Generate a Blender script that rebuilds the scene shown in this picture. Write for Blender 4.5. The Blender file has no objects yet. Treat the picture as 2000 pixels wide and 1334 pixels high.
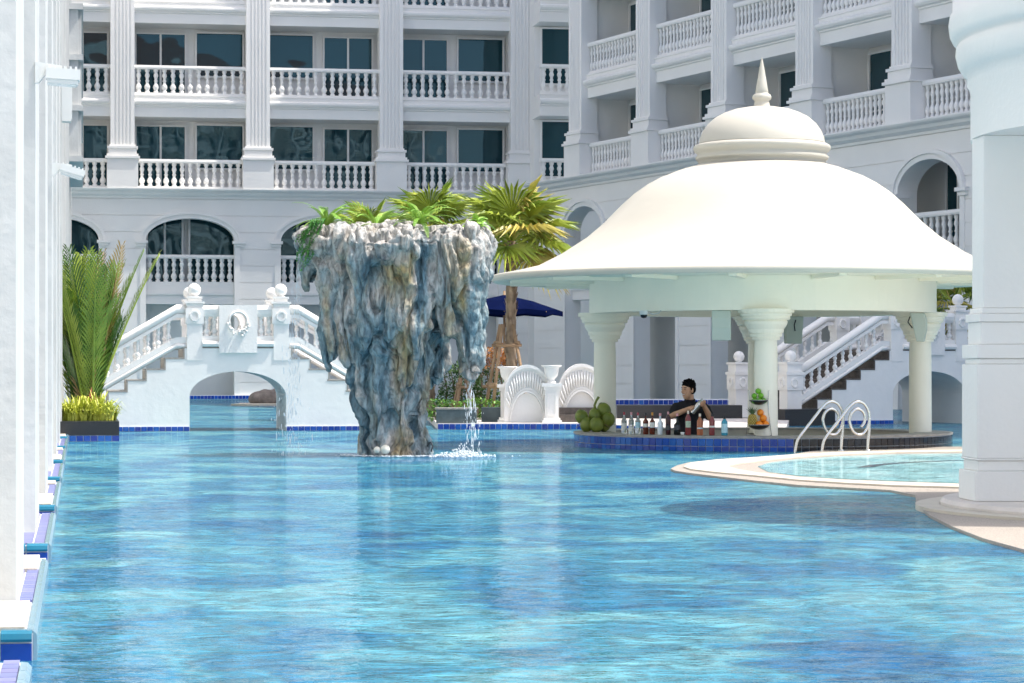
import bpy, bmesh, math, random
from mathutils import Vector, Matrix, noise
R = math.radians
rnd = random.Random(7)
scene = bpy.context.scene
COL = scene.collection

# ------------------------------------------------------------------ camera, sky, sun, exposure
F, HZ, CH = 5000.0, 722.0, 1.02          # focal length in photo pixels, horizon row, eye height above the water
cam_d = bpy.data.cameras.new('camera'); cam = bpy.data.objects.new('camera', cam_d); COL.objects.link(cam)
cam.location = (0, 0, CH); cam.rotation_euler = (R(90), 0, 0)
cam_d.sensor_width = 36; cam_d.lens = F / 2000 * 36; cam_d.shift_y = (HZ - 667) / 2000
cam_d.clip_start = 0.1; cam_d.clip_end = 3000
scene.camera = cam
scene.cycles.max_bounces = 12; scene.cycles.diffuse_bounces = 7
SUN_AZ = Vector((2.064, -.208, 0)).normalized(); SUN_EL = R(61)
SUN = Vector((SUN_AZ.x * math.cos(SUN_EL), SUN_AZ.y * math.cos(SUN_EL), math.sin(SUN_EL)))
world = bpy.data.worlds.new('World'); scene.world = world; world.use_nodes = True
wn = world.node_tree.nodes; sky = wn.new('ShaderNodeTexSky'); sky.sky_type = 'NISHITA'; sky.sun_disc = False
sky.sun_elevation = SUN_EL; sky.sun_rotation = math.atan2(SUN.x, SUN.y); sky.air_density = .75; sky.dust_density = 3.0
wn['Background'].inputs[1].default_value = 0.15
world.node_tree.links.new(sky.outputs[0], wn['Background'].inputs[0])
sun_d = bpy.data.lights.new('sun', 'SUN'); sun_d.energy = 2.6; sun_d.angle = R(.53); sun_d.color = (1, .95, .87)
sun = bpy.data.objects.new('sun', sun_d); COL.objects.link(sun)
sun.rotation_euler = SUN.to_track_quat('Z', 'Y').to_euler(); sun.location = (30, -10, 60)
vs = scene.view_settings; vs.view_transform = 'Standard'; vs.look = 'None'; vs.exposure = 1.07; vs.gamma = 1

def P(px, py, Y): return Vector(((px - 1000) / F * Y, Y, CH - (py - HZ) / F * Y))
def G(px, py, z=0.0):
    Y = (CH - z) * F / (py - HZ); return Vector(((px - 1000) / F * Y, Y, z))

# ------------------------------------------------------------------ materials
MATS = {}
def pm(name, col, rough=.55, var=.06, scale=3.0, bump=0.0, bscale=40, metal=0, spec=.5, stretch=(1, 1, 1), col2=None, trans=0, sss=0):
    if name in MATS: return MATS[name]
    m = bpy.data.materials.new(name); m.use_nodes = True; nt = m.node_tree; b = nt.nodes['Principled BSDF']
    b.inputs['Roughness'].default_value = rough; b.inputs['Metallic'].default_value = metal
    b.inputs['Specular IOR Level'].default_value = spec; b.inputs['Transmission Weight'].default_value = trans
    tc = nt.nodes.new('ShaderNodeTexCoord'); mp = nt.nodes.new('ShaderNodeMapping'); mp.inputs['Scale'].default_value = stretch
    nt.links.new(tc.outputs['Object'], mp.inputs[0])
    n = nt.nodes.new('ShaderNodeTexNoise'); n.inputs['Scale'].default_value = scale; n.inputs['Detail'].default_value = 6
    nt.links.new(mp.outputs[0], n.inputs['Vector'])
    r = nt.nodes.new('ShaderNodeValToRGB'); r.color_ramp.elements[0].position = .3; r.color_ramp.elements[1].position = .7
    c2 = col2 or tuple(min(1, c * (1 + var)) for c in col); c1 = col if col2 else tuple(c * (1 - var) for c in col)
    r.color_ramp.elements[0].color = (*c1, 1); r.color_ramp.elements[1].color = (*c2, 1)
    nt.links.new(n.outputs[0], r.inputs[0]); nt.links.new(r.outputs[0], b.inputs['Base Color'])
    if bump:
        n2 = nt.nodes.new('ShaderNodeTexNoise'); n2.inputs['Scale'].default_value = bscale; n2.inputs['Detail'].default_value = 4
        nt.links.new(mp.outputs[0], n2.inputs['Vector'])
        bp = nt.nodes.new('ShaderNodeBump'); bp.inputs['Strength'].default_value = bump; bp.inputs['Distance'].default_value = .02
        nt.links.new(n2.outputs[0], bp.inputs['Height']); nt.links.new(bp.outputs[0], b.inputs['Normal'])
    MATS[name] = m; return m
WHITE = pm('white_plaster', (.81, .80, .775), .6, .025, .9, .15, 25)
WHITE2 = pm('white_render', (.79, .79, .77), .7, .04, 1.6, .2, 9)
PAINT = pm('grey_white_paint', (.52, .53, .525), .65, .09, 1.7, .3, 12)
CREAM = pm('cream_plaster', (.90, .86, .73), .6, .02, 1.5, .1, 20)
ROOFW = pm('cream_roof_paint', (.54, .51, .435), .6, .06, .8, .15, 6)
DECK = pm('pale_stone_deck', (.62, .57, .53), .75, .12, 2.5, .2, 60)
COPING = pm('pale_coping', (.56, .51, .43), .7, .08, 3, .2, 80)
PEBBLE = pm('pebble_wash', (.26, .23, .20), .8, .6, 90, .6, 120, col2=(.50, .44, .38))
BEIGE = pm('beige_render', (.52, .49, .42), .75, .08, 3, .2, 50)
GRAN = pm('black_granite', (.022, .024, .028), .35, .4, 60)
GRAN2 = pm('slate_granite', (.07, .10, .11), .5, .25, 8, .1, 40)
STEP = pm('brown_stone_step', (.10, .085, .075), .7, .3, 14, .2, 40)
STEPG = pm('grey_stone_step', (.33, .31, .28), .75, .2, 14, .2, 40)
GROUT = pm('white_grout', (.74, .78, .82), .8, .05)
TILES = [pm('blue_tile_%s' % n, c, .12, .18, 9, .05, 12) for n, c in (('cobalt', (.010, .05, .30)), ('royal', (.014, .075, .38)), ('sapphire', (.018, .11, .42)), ('violet', (.028, .055, .30)))]
PURP = [pm('ledge_tile_%s' % n, c, .3, .12, 9) for n, c in (('a', (.16, .16, .38)), ('b', (.19, .20, .42)), ('c', (.14, .16, .38)))]
TURQ = pm('turquoise_tile', (.02, .17, .27), .1, .1, 8)
DTILES = [pm('dark_tile_%s' % n, c, .15, .3, 9) for n, c in (('a', (.018, .017, .022)), ('b', (.03, .026, .028)), ('c', (.016, .022, .034)))]
STEEL = pm('brushed_steel', (.72, .70, .67), .22, .03, 8, metal=1)
PLAST = pm('white_plastic', (.66, .68, .67), .35, .02)
SPK = pm('pale_green_speaker', (.50, .56, .50), .6, .03)
GLAZE = pm('lens_black', (.01, .01, .015), .05, .0)
BARK = pm('palm_bark', (.15, .105, .07), .9, .4, 9, .8, 25, col2=(.40, .31, .22), stretch=(1, 1, .5))
POLE = pm('timber_pole', (.33, .22, .13), .8, .25, 6, .3, 30)
NAVY = pm('navy_canvas', (.002, .006, .04), .95, .15, 4, spec=.03)
def leafm(n, a, b, s=3): return pm(n, a, .45, 0, s, 0, 1, col2=b)
LF_FAN = leafm('fan_leaf', (.13, .25, .025), (.48, .52, .07), 1.6)
LF_FAN2 = leafm('fan_leaf_yellowing', (.36, .34, .05), (.62, .48, .12), 2)
LF_AR = leafm('areca_leaf', (.07, .18, .02), (.30, .40, .05), 2.5)
LF_AR2 = leafm('areca_leaf_dry', (.30, .19, .07), (.46, .32, .12), 2.5)
LF_AR3 = leafm('areca_leaf_young', (.20, .32, .03), (.42, .50, .07), 2.5)
LF_AR4 = leafm('areca_leaf_deep', (.03, .09, .015), (.09, .19, .03), 2.5)
LF_Y = leafm('lime_leaf', (.38, .44, .04), (.60, .62, .10), 7)
LF_RED = leafm('red_leaf', (.32, .07, .05), (.45, .20, .10), 5)
LF_FERN = leafm('fern_leaf', (.16, .38, .03), (.38, .58, .10), 5)
LF_TRAIL = leafm('trailing_leaf', (.04, .20, .03), (.10, .32, .05), 9)
LF_HEDGE = leafm('hedge_leaf', (.03, .09, .02), (.09, .19, .03), 9)
LF_ORANGE = leafm('orange_tip_leaf', (.42, .13, .03), (.50, .27, .06), 9)
LF_LOW = leafm('low_shrub_leaf', (.09, .24, .03), (.20, .40, .05), 9)

def glassm():
    m = bpy.data.materials.new('tinted_glass'); m.use_nodes = True; nt = m.node_tree; b = nt.nodes['Principled BSDF']
    b.inputs['Base Color'].default_value = (.010, .040, .052, 1); b.inputs['Roughness'].default_value = .015
    b.inputs['IOR'].default_value = 1.62; b.inputs['Specular Tint'].default_value = (.55, .88, 1, 1)
    tc = nt.nodes.new('ShaderNodeTexCoord'); n = nt.nodes.new('ShaderNodeTexNoise'); n.inputs['Scale'].default_value = .9; n.inputs['Detail'].default_value = 1
    nt.links.new(tc.outputs['Object'], n.inputs['Vector'])
    bp = nt.nodes.new('ShaderNodeBump'); bp.inputs['Strength'].default_value = .12; bp.inputs['Distance'].default_value = .05
    nt.links.new(n.outputs[0], bp.inputs['Height']); nt.links.new(bp.outputs[0], b.inputs['Normal']); return m
GLASS = glassm()

def waterm(name, stops, pscale, wscale, bump, rough=.03):
    m = bpy.data.materials.new(name); m.use_nodes = True; nt = m.node_tree; L = nt.links.new; b = nt.nodes['Principled BSDF']
    b.inputs['Roughness'].default_value = rough; b.inputs['IOR'].default_value = 1.33
    tc = nt.nodes.new('ShaderNodeTexCoord')
    # broad sweeping bands of pale and deep blue, warped by a noise offset
    wob = nt.nodes.new('ShaderNodeTexNoise'); wob.inputs['Scale'].default_value = 2.2; wob.inputs['Detail'].default_value = 3
    L(tc.outputs['Object'], wob.inputs['Vector'])
    mix = nt.nodes.new('ShaderNodeVectorMath'); mix.operation = 'MULTIPLY_ADD'
    mix.inputs[1].default_value = (.9, .9, 0); L(wob.outputs['Color'], mix.inputs[0]); L(tc.outputs['Object'], mix.inputs[2])
    mp = nt.nodes.new('ShaderNodeMapping'); mp.inputs['Scale'].default_value = (.55, .36, 1); mp.inputs['Rotation'].default_value = (0, 0, R(16))
    L(mix.outputs[0], mp.inputs[0])
    n = nt.nodes.new('ShaderNodeTexNoise'); n.inputs['Scale'].default_value = pscale; n.inputs['Detail'].default_value = 5
    n.inputs['Distortion'].default_value = 1.3; L(mp.outputs[0], n.inputs['Vector'])
    r = nt.nodes.new('ShaderNodeValToRGB'); e = r.color_ramp.elements
    e[0].position, e[0].color = stops[0][0], (*stops[0][1], 1); e[1].position, e[1].color = stops[-1][0], (*stops[-1][1], 1)
    for p, c in stops[1:-1]:
        k = e.new(p); k.color = (*c, 1)
    L(n.outputs[0], r.inputs[0])
    # fine speckle: wave-scale reflection and refraction flecks painted into the colour
    sp = nt.nodes.new('ShaderNodeTexNoise'); sp.inputs['Scale'].default_value = 7; sp.inputs['Detail'].default_value = 5; L(mix.outputs[0], sp.inputs['Vector'])
    spr = nt.nodes.new('ShaderNodeMapRange'); spr.inputs[1].default_value = .3; spr.inputs[2].default_value = .7; spr.inputs[3].default_value = .55; spr.inputs[4].default_value = 1.45
    L(sp.outputs[0], spr.inputs[0])
    mu = nt.nodes.new('ShaderNodeVectorMath'); mu.operation = 'SCALE'; L(r.outputs[0], mu.inputs[0]); L(spr.outputs[0], mu.inputs['Scale'])
    wm = nt.nodes.new('ShaderNodeMapping'); wm.inputs['Scale'].default_value = (.5, 1, 1); wm.inputs['Rotation'].default_value = (0, 0, R(-4)); L(tc.outputs['Object'], wm.inputs[0])
    hs = None
    for s, w, d in ((wscale, 1.0, 2), (wscale * 2.7, .55, 3), (wscale * 7, .3, 3)):
        q = nt.nodes.new('ShaderNodeTexNoise'); q.inputs['Scale'].default_value = s; q.inputs['Detail'].default_value = d
        q.inputs['Distortion'].default_value = .6; L(wm.outputs[0], q.inputs['Vector'])
        a = nt.nodes.new('ShaderNodeMath'); a.operation = 'MULTIPLY_ADD'; a.inputs[1].default_value = w
        L(q.outputs[0], a.inputs[0])
        if hs: L(hs, a.inputs[2])
        else: a.inputs[2].default_value = 0
        hs = a.outputs[0]
    bp = nt.nodes.new('ShaderNodeBump'); bp.inputs['Strength'].default_value = 1; bp.inputs['Distance'].default_value = bump
    L(hs, bp.inputs['Height'])
    df = nt.nodes.new('ShaderNodeBsdfDiffuse'); L(mu.outputs[0], df.inputs[0]); gl = nt.nodes.new('ShaderNodeBsdfGlossy'); gl.inputs['Color'].default_value = (.90, .96, 1, 1); gl.inputs['Roughness'].default_value = rough; L(bp.outputs[0], gl.inputs['Normal'])
    fr = nt.nodes.new('ShaderNodeFresnel'); fr.inputs['IOR'].default_value = 1.33; L(bp.outputs[0], fr.inputs['Normal'])
    fm = nt.nodes.new('ShaderNodeMath'); fm.operation = 'MULTIPLY'; fm.inputs[1].default_value = .95; L(fr.outputs[0], fm.inputs[0])
    ms = nt.nodes.new('ShaderNodeMixShader'); L(fm.outputs[0], ms.inputs[0]); L(df.outputs[0], ms.inputs[1]); L(gl.outputs[0], ms.inputs[2])
    L(ms.outputs[0], nt.nodes['Material Output'].inputs[0]); nt.nodes.remove(b); return m
WATER = waterm('pool_water', [(.28, (.010, .085, .19)), (.43, (.022, .14, .24)), (.53, (.05, .205, .28)), (.68, (.125, .30, .33))], 1.6, 3.0, .07)
WATER2 = waterm('shallow_water', [(.35, (.20, .44, .47)), (.5, (.30, .56, .58)), (.65, (.42, .64, .64))], 2.0, 4.0, .02)

# ------------------------------------------------------------------ mesh helpers
class MB:
    def __init__(s): s.v = []; s.f = []; s.sm = []
    def add(s, vs_, fs, smooth=False):
        o = len(s.v); s.v += [Vector(p) for p in vs_]
        for f in fs: s.f.append([i + o for i in f]); s.sm.append(smooth)
        return s
    def box(s, x0, x1, y0, y1, z0, z1, M=None):
        p = [Vector((x, y, z)) for z in (z0, z1) for y in (y0, y1) for x in (x0, x1)]
        if M: p = [M @ q for q in p]
        return s.add(p, [(0, 2, 3, 1), (4, 5, 7, 6), (0, 1, 5, 4), (2, 6, 7, 3), (0, 4, 6, 2), (1, 3, 7, 5)])
    def prism(s, poly, a0, a1, fn, smooth=False):
        """closed outline poly of 2-D points, swept from a0 to a1; fn(p, q, a) -> 3-D point"""
        n = len(poly)
        s.add([fn(p, q, a) for a in (a0, a1) for p, q in poly],
              [(i, (i + 1) % n, n + (i + 1) % n, n + i) for i in range(n)], smooth)
        s.add([fn(p, q, a0) for p, q in poly], [tuple(range(n))[::-1]]); s.add([fn(p, q, a1) for p, q in poly], [tuple(range(n))])
        return s
    def prof_x(s, poly, xa, xb): return s.prism(poly, xa, xb, lambda p, q, a: (a, p, q))       # section in y,z along x
    def front(s, poly, ya, yb): return s.prism(poly, ya, yb, lambda p, q, a: (p, a, q))        # outline in x,z, thickness in y
    def plan(s, poly, za, zb): return s.prism(poly, za, zb, lambda p, q, a: (p, q, a))
    def lathe(s, prof, seg=24, c=(0, 0, 0), a0=0, a1=2 * math.pi, smooth=True, M=None):
        full = abs(a1 - a0 - 2 * math.pi) < 1e-6; k = seg if full else seg + 1; vs_ = []
        for r, z in prof:
            for i in range(k):
                a = a0 + (a1 - a0) * i / seg; q = Vector((c[0] + r * math.cos(a), c[1] + r * math.sin(a), c[2] + z))
                vs_.append(M @ q if M else q)
        fs = []
        for j in range(len(prof) - 1):
            for i in range(seg):
                i2 = (i + 1) % k; fs.append((j * k + i, j * k + i2, (j + 1) * k + i2, (j + 1) * k + i))
        return s.add(vs_, fs, smooth)
    def tube(s, pts, rad, seg=8, cap=True, smooth=True):
        pts = [Vector(p) for p in pts]; n = len(pts); rad = rad if hasattr(rad, '__len__') else [rad] * n; vs_ = []; up = None
        for i, p in enumerate(pts):
            t = (pts[min(i + 1, n - 1)] - pts[max(i - 1, 0)]).normalized()
            if up is None: up = t.orthogonal().normalized()
            up = (up - t * up.dot(t)).normalized(); b = t.cross(up)
            vs_ += [p + (up * math.cos(2 * math.pi * k / seg) + b * math.sin(2 * math.pi * k / seg)) * rad[i] for k in range(seg)]
        fs = [(i * seg + k, i * seg + (k + 1) % seg, (i + 1) * seg + (k + 1) % seg, (i + 1) * seg + k) for i in range(n - 1) for k in range(seg)]
        if cap: fs += [tuple(range(seg))[::-1], tuple((n - 1) * seg + k for k in range(seg))]
        return s.add(vs_, fs, smooth)
    def capsule(s, p0, r0, p1, r1, seg=12):
        p0, p1 = Vector(p0), Vector(p1); d = (p1 - p0).normalized(); pts = []; rr = []
        for a in (-85, -60, -30, 0): pts.append(p0 + d * r0 * math.sin(R(a))); rr.append(r0 * math.cos(R(a)))
        for a in (0.5, 30, 60, 85): pts.append(p1 + d * r1 * math.sin(R(a))); rr.append(r1 * math.cos(R(a)))
        return s.tube(pts, rr, seg)
    def ball(s, c, r, seg=14, rings=9, M=None):
        r = r if hasattr(r, '__len__') else (r, r, r); vs_ = []; fs = []
        for j in range(rings + 1):
            t = math.pi * j / rings
            for i in range(seg):
                a = 2 * math.pi * i / seg; q = Vector((r[0] * math.sin(t) * math.cos(a), r[1] * math.sin(t) * math.sin(a), -r[2] * math.cos(t)))
                vs_.append(Vector(c) + (M @ q if M else q))
        for j in range(rings):
            for i in range(seg): fs.append((j * seg + i, j * seg + (i + 1) % seg, (j + 1) * seg + (i + 1) % seg, (j + 1) * seg + i))
        return s.add(vs_, fs, True)
    def mesh(s, name):
        me = bpy.data.meshes.new(name); me.from_pydata([tuple(p) for p in s.v], [], s.f)
        me.polygons.foreach_set('use_smooth', s.sm); me.validate(); me.update(); return me
    def build(s, name, m, parent=None, recalc=False):
        me = s.mesh(name)
        if recalc:
            bm = bmesh.new(); bm.from_mesh(me); bmesh.ops.remove_doubles(bm, verts=bm.verts[:], dist=1e-5); bmesh.ops.recalc_face_normals(bm, faces=bm.faces); bm.to_mesh(me); bm.free()
        me.materials.append(m); return link(name, me, parent)
def link(name, me, parent=None, loc=None, rz=None):
    o = bpy.data.objects.new(name, me); COL.objects.link(o)
    if parent: o.parent = parent
    if loc is not None: o.location = loc
    if rz is not None: o.rotation_euler = (0, 0, rz)
    return o
def tag(o, label, cat, group=None):
    o['label'] = label; o['category'] = cat
    if group: o['group'] = group
    return o
def thing(name, label, cat, loc=(0, 0, 0), rz=0, group=None):
    o = bpy.data.objects.new(name, None); COL.objects.link(o); o.location = loc; o.rotation_euler = (0, 0, rz); o.empty_display_size = .2
    return tag(o, label, cat, group)
def structure(o): o['kind'] = 'structure'; return o
def stuff(o): o['kind'] = 'stuff'; return o
def shared(mb, name, m): me = mb.mesh(name); me.materials.append(m); return me
def voxel(mb, name, m, size, smooth=2, parent=None, disp=None):
    me = mb.mesh(name); o = bpy.data.objects.new(name, me); COL.objects.link(o)
    md = o.modifiers.new('r', 'REMESH'); md.mode = 'VOXEL'; md.voxel_size = size; md.use_smooth_shade = True
    if smooth: sm = o.modifiers.new('s', 'SMOOTH'); sm.iterations = smooth; sm.factor = .5
    dg = bpy.context.evaluated_depsgraph_get(); me2 = bpy.data.meshes.new_from_object(o.evaluated_get(dg))
    o.modifiers.clear(); o.data = me2; me2.name = name; bpy.data.meshes.remove(me)
    if disp:
        nn = [v.normal.copy() for v in me2.vertices]
        for v, n_ in zip(me2.vertices, nn): v.co += n_ * disp(v.co)
        me2.update()
    for p in me2.polygons: p.use_smooth = True
    me2.materials.clear(); me2.materials.append(m)
    if parent: o.parent = parent
    return o

TH = math.atan(.169)                    # the left wing and the back facade share this heading
# baluster of every balustrade (1 m tall unit, scaled in z)
def baluster_mesh(name, h, r, seg=8):
    pr = [(.78, 0), (.78, .07), (.5, .10), (.82, .16), (1, .24), (.8, .32), (.5, .38), (.46, .45), (.68, .50), (.46, .55), (.5, .62), (.82, .71), (.68, .79), (.48, .84), (.78, .92), (.78, 1)]
    return shared(MB().lathe([(r * a, h * b) for a, b in pr], seg), name, WHITE)

# ------------------------------------------------------------------ facade generator (local x along the wall, y inward, z up)
FL = [7.27 + 3.24 * k for k in range(7)]
def pilaster(root, x, pw, pd, ztop):
    h = pw / 2; poly = [(-h, .35)]; n = 5; poly.append((-h, -pd))
    m_ = pw * .12; w = (pw - 2 * m_) / n
    for i in range(n):
        a = -h + m_ + i * w; poly += [(a + w * .2, -pd), (a + w * .3, -pd + .045), (a + w * .7, -pd + .045), (a + w * .8, -pd)]
    poly += [(h, -pd), (h, .35)]
    p = MB().prism(poly, 8.75, ztop, lambda a, b, z: (x + a, b, z)).build('pilaster', WHITE, root)
    b = MB()
    for e, z0, z1 in ((.12, 7.27, 8.28), (.18, 8.283, 8.36), (.13, 8.363, 8.44), (.07, 8.443, 8.62), (.11, 8.623, 8.70), (.04, 8.703, 8.76)):
        b.box(x - h - e, x + h + e, -pd - e, .353 + e * .1, z0, z1)
    b.build('pedestal', WHITE, p)
BEAM = [(1.5, -.75), (0, -.75), (0, -.42), (-.05, -.40), (-.05, -.36), (-.13, -.33), (-.17, -.27), (-.17, -.21), (-.12, -.17), (-.04, -.15), (-.04, -.05), (-.07, -.03), (-.07, 0), (1.5, 0)]
def balustrade(root, xa, xb, z, y, sp, bm_, name='balustrade', h=1.03, mat=WHITE):
    b = MB(); b.box(xa, xb, y - .09, y + .09, z + .002, z + .09)
    b.prof_x([(y - .11, z + .90), (y + .11, z + .90), (y + .13, z + .95), (y + .11, z + h), (y - .11, z + h), (y - .13, z + .95)], xa, xb)
    o = b.build(name, mat, root); n = max(2, int((xb - xa) / sp))
    for i in range(n):
        link('baluster', bm_, o, (xa + (i + .5) * (xb - xa) / n, y, z + .085))
    return o
def window(root, x0, x1, z0, z1, y, split=1, name='window'):
    f = MB(); t = .06
    f.box(x0 - t, x0, y - .06, y + .05, z0 - t, z1 + t); f.box(x1, x1 + t, y - .06, y + .05, z0 - t, z1 + t)
    f.box(x0, x1, y - .058, y + .05, z1, z1 + t); f.box(x0, x1, y - .058, y + .05, z0 - t, z0)
    o = f.build(name, WHITE, root); w = (x1 - x0) / split
    for i in range(split):
        a = x0 + i * w; g = MB().box(a + (.03 if i else 0), a + w - (.03 if i < split - 1 else 0), y - .01, y + .02, z0, z1)
        link_ = g.build('pane', GLASS, o)
        if i: MB().box(a - .035, a + .035, y - .055, y + .045, z0, z1).build('mullion', WHITE, o)
    return o
def ground_floor(root, x0, x1, arches, a, b, spring, y0=0, depth=1.4, mezz=True, bal=None, zt=6.95, courses=.555, vis=None):
    """rusticated ground-floor wall cut by arched openings"""
    def half(z):
        if z <= spring: return a
        if z >= spring + b: return 0
        return a * math.sqrt(max(0, 1 - ((z - spring) / b) ** 2))
    arches = sorted(arches); spans = [x0] + arches + [x1]
    back = MB(); k = int(round(zt / courses)); backm = MB()
    for i in range(len(spans) - 1):
        la = spans[i] if i > 0 else None; ra = spans[i + 1] if i + 1 < len(spans) - 1 else None
        L_ = lambda z: (la + half(z)) if la is not None else x0
        R_ = lambda z: (ra - half(z)) if ra is not None else x1
        # pier behind the courses
        zs = [0, spring] + [spring + b * math.sin(R(t)) for t in range(6, 91, 6)] + [zt]
        poly = [(L_(z) + (.004 if la is not None else 0), z) for z in zs] + [(R_(z) - (.004 if ra is not None else 0), z) for z in reversed(zs)]
        pr = MB().front(poly, y0 + .03, y0 + .55).build('pier', WHITE, root, True)
        for j in range(k):
            z0, z1 = j * zt / k + .012, (j + 1) * zt / k - .012
            zz = [z0 + (z1 - z0) * t / 6 for t in range(7)]
            poly = [(L_(z), z) for z in zz] + [(R_(z), z) for z in reversed(zz)]
            if poly[-1][0] - poly[0][0] < .05: continue
            MB().front(poly, y0, y0 + .034).build('wall_course', WHITE, pr, True)
    for c in arches:
        ar = MB(); ts = [i * math.pi / 24 for i in range(25)]
        for e0, e1, yy in ((.0, .14, -.05), (.14, .24, -.10)):
            poly = [(c + (a + e1) * math.cos(t), spring + (b + e1) * math.sin(t)) for t in ts] + [(c + (a + e0) * math.cos(t), spring + (b + e0) * math.sin(t)) for t in reversed(ts)]
            ar.front(poly, y0 + yy, y0 + .02)
        for s in (-1, 1):
            xx = c + s * (a + .16); ar.box(xx - .22, xx + .22, y0 - .14, y0 + .3, spring - .10, spring - .003); ar.box(xx - .17, xx + .17, y0 - .08, y0 + .3, spring - .2, spring - .103)
            ar.box(c + s * (a + .10) - .10, c + s * (a + .10) + .10, y0 - .03, y0 + .02, 0, spring - .203)
        t = ar.build('arch_trim', WHITE, root, True)
        if mezz:
            s = MB(); s.box(c - a, c + a, y0 + .25, y0 + depth, 3.3, 3.98); s.box(c - a, c + a, y0 + .19, y0 + .248, 3.62, 3.72); s.build('mezzanine_slab', WHITE, root)
            balustrade(root, c - a, c + a, 3.98, y0 + .36, .27, bal)
            window(root, c - a + .1, c - .25, 4.1, spring + b + .2, y0 + depth - .08, 2)
            window(root, c + .05, c + a + .3, 4.1, spring + b + .2, y0 + depth - .08, 1)
def floor_band(root, x0, x1, z, y=0, cornice=False):
    if cornice: pr = [(1.5, -.34), (-.04, -.34), (-.06, -.27), (-.20, -.20), (-.24, -.12), (-.38, -.08), (-.42, -.03), (-.42, 0), (1.5, 0)]
    else: pr = BEAM
    MB().prof_x([(p + y, q + z) for p, q in pr], x0, x1).build('cornice' if cornice else 'floor_beam', WHITE, root, True)

# ================================================================== SETTING
# ground under everything, then water with a hole for the sunken bar
structure(MB().box(-400, 400, -400, 500, -2.2, -1.8).build('ground', BEIGE))
BC = Vector(((1488 - 1000) / F * 34.4, 34.4, 0)); BR = 2.52          # centre and outer radius of the bar counter
bm = bmesh.new()
outer = [bm.verts.new(p) for p in ((-70, -6, 0), (90, -6, 0), (90, 110, 0), (-70, 110, 0))]
inner = [bm.verts.new((BC.x + 2.3 * math.cos(i * math.pi / 24), BC.y + 2.3 * math.sin(i * math.pi / 24), 0)) for i in range(48)]
ed = [bm.edges.new((l[i], l[(i + 1) % len(l)])) for l in (outer, inner) for i in range(len(l))]
bmesh.ops.triangle_fill(bm, use_beauty=True, edges=ed)
for f in bm.faces:
    if f.normal.z < 0: f.normal_flip()
me = bpy.data.meshes.new('pool_water'); bm.to_mesh(me); bm.free(); me.materials.append(WATER)
structure(link('pool_water', me))
structure(MB().box(-60, 80, -60, -6, -1.0, .12).build('rear_terrace', DECK))

# tiles ------------------------------------------------------------
def tile_mesh(w, h, m, name='tile', t=.012): return shared(MB().box(-w / 2, w / 2, -t, 0, 0, h), name, m)
_tc = {}
def tile_line(parent, a, b, z0, h, w=.1, mats=TILES, gap=.010, name='tile'):
    """a row of tiles on the vertical face from a to b (outside is to the right of a->b seen from above ... -y side when a->b is +x)"""
    a, b = Vector(a[:2]), Vector(b[:2]); d = b - a; n = max(1, int(round(d.length / w))); ww = d.length / n; rz = math.atan2(d.y, d.x)
    for i in range(n):
        m = rnd.choice(mats); key = (round(ww, 3), round(h, 3), m.name)
        if key not in _tc: _tc[key] = tile_mesh(ww - gap, h - gap, m, name)
        p = a + d * ((i + .5) / n)
        link(name, _tc[key], parent, (p.x, p.y, z0 + gap / 2), rz)

# ================================================================== BACK FACADE (facing the pool, left)
BAL = baluster_mesh('baluster', .82, .105); 
ox = (150 - 1000) / F * 88
hotel = thing('hotel_building', 'white hotel facade with fluted pilasters, dark windows and arches behind the stair bridge', 'building', (ox, 88, 0), TH)
PX = [-3.1 + 4.65 * k for k in range(5)]; PW = .82
for x in PX: pilaster(hotel, x, PW, .28, 26)
MB().box(-10, 19, 1.5, 14, 0, 29).build('wall', WHITE, hotel)
ground_floor(hotel, -5.4, 16.9, [(PX[k] + PX[k + 1]) / 2 for k in range(4)], 1.52, .77, 5.49, bal=BAL, zt=6.93)
floor_band(hotel, -5.4, 16.4, 7.27, cornice=True)
for z in FL[1:]: floor_band(hotel, -5.4, 16.6, z)
for k in range(4):
    xa, xb = PX[k] + PW / 2, PX[k + 1] - PW / 2
    mir = k % 2 == 0
    for j, z in enumerate(FL[:4]):
        if j < 3: balustrade(hotel, xa + (.12 if j == 0 else 0), xb - (.12 if j == 0 else 0), z, .12, .275, BAL)
        fx = (lambda u: xb - u) if mir else (lambda u: xa + u)
        def win(u0, u1, z0, z1, sp):
            p, q = sorted((fx(u0), fx(u1))); window(hotel, p, q, z0, z1, 1.42, sp)
        win(.10, 1.78, z + .05, z + 2.28, 2); win(2.2, 3.80, z + .85, z + 2.34, 1)
    MB().box(xb + .1, xb + PW - .1, .352, 1.5, 7.3, 26).build('partition', WHITE, hotel)
# the narrow set-forward bay beside the wing
MB().box(15.75, 19, -1.3, 1.6, 0, 26).build('corner_wall', WHITE, hotel)
for j, z in enumerate(FL):
    floor_band(hotel, 15.7, 19, z, -2.6, cornice=False)
    if j < 3:
        balustrade(hotel, 15.72, 18.2, z, -2.48, .27, BAL); window(hotel, 16.0, 18.3, z + .5, z + 2.4, -1.37, 1)
MB().box(15.75, 19, -2.55, -1.31, 0, 6.5).build('corner_base', WHITE, hotel)
o = MB().box(-5.4, 16.9, -.12, -.003, -.4, .13).build('tile_band', GROUT, hotel)
for a in range(0, 120): 
    x = -1.0 + a * .12
    if not _tc.get('far'): _tc['far'] = [tile_mesh(.11, .115, m) for m in TILES]
    if 3.0 < x < 8.5: link('tile', rnd.choice(_tc['far']), o, (x, -.122, .005))

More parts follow.
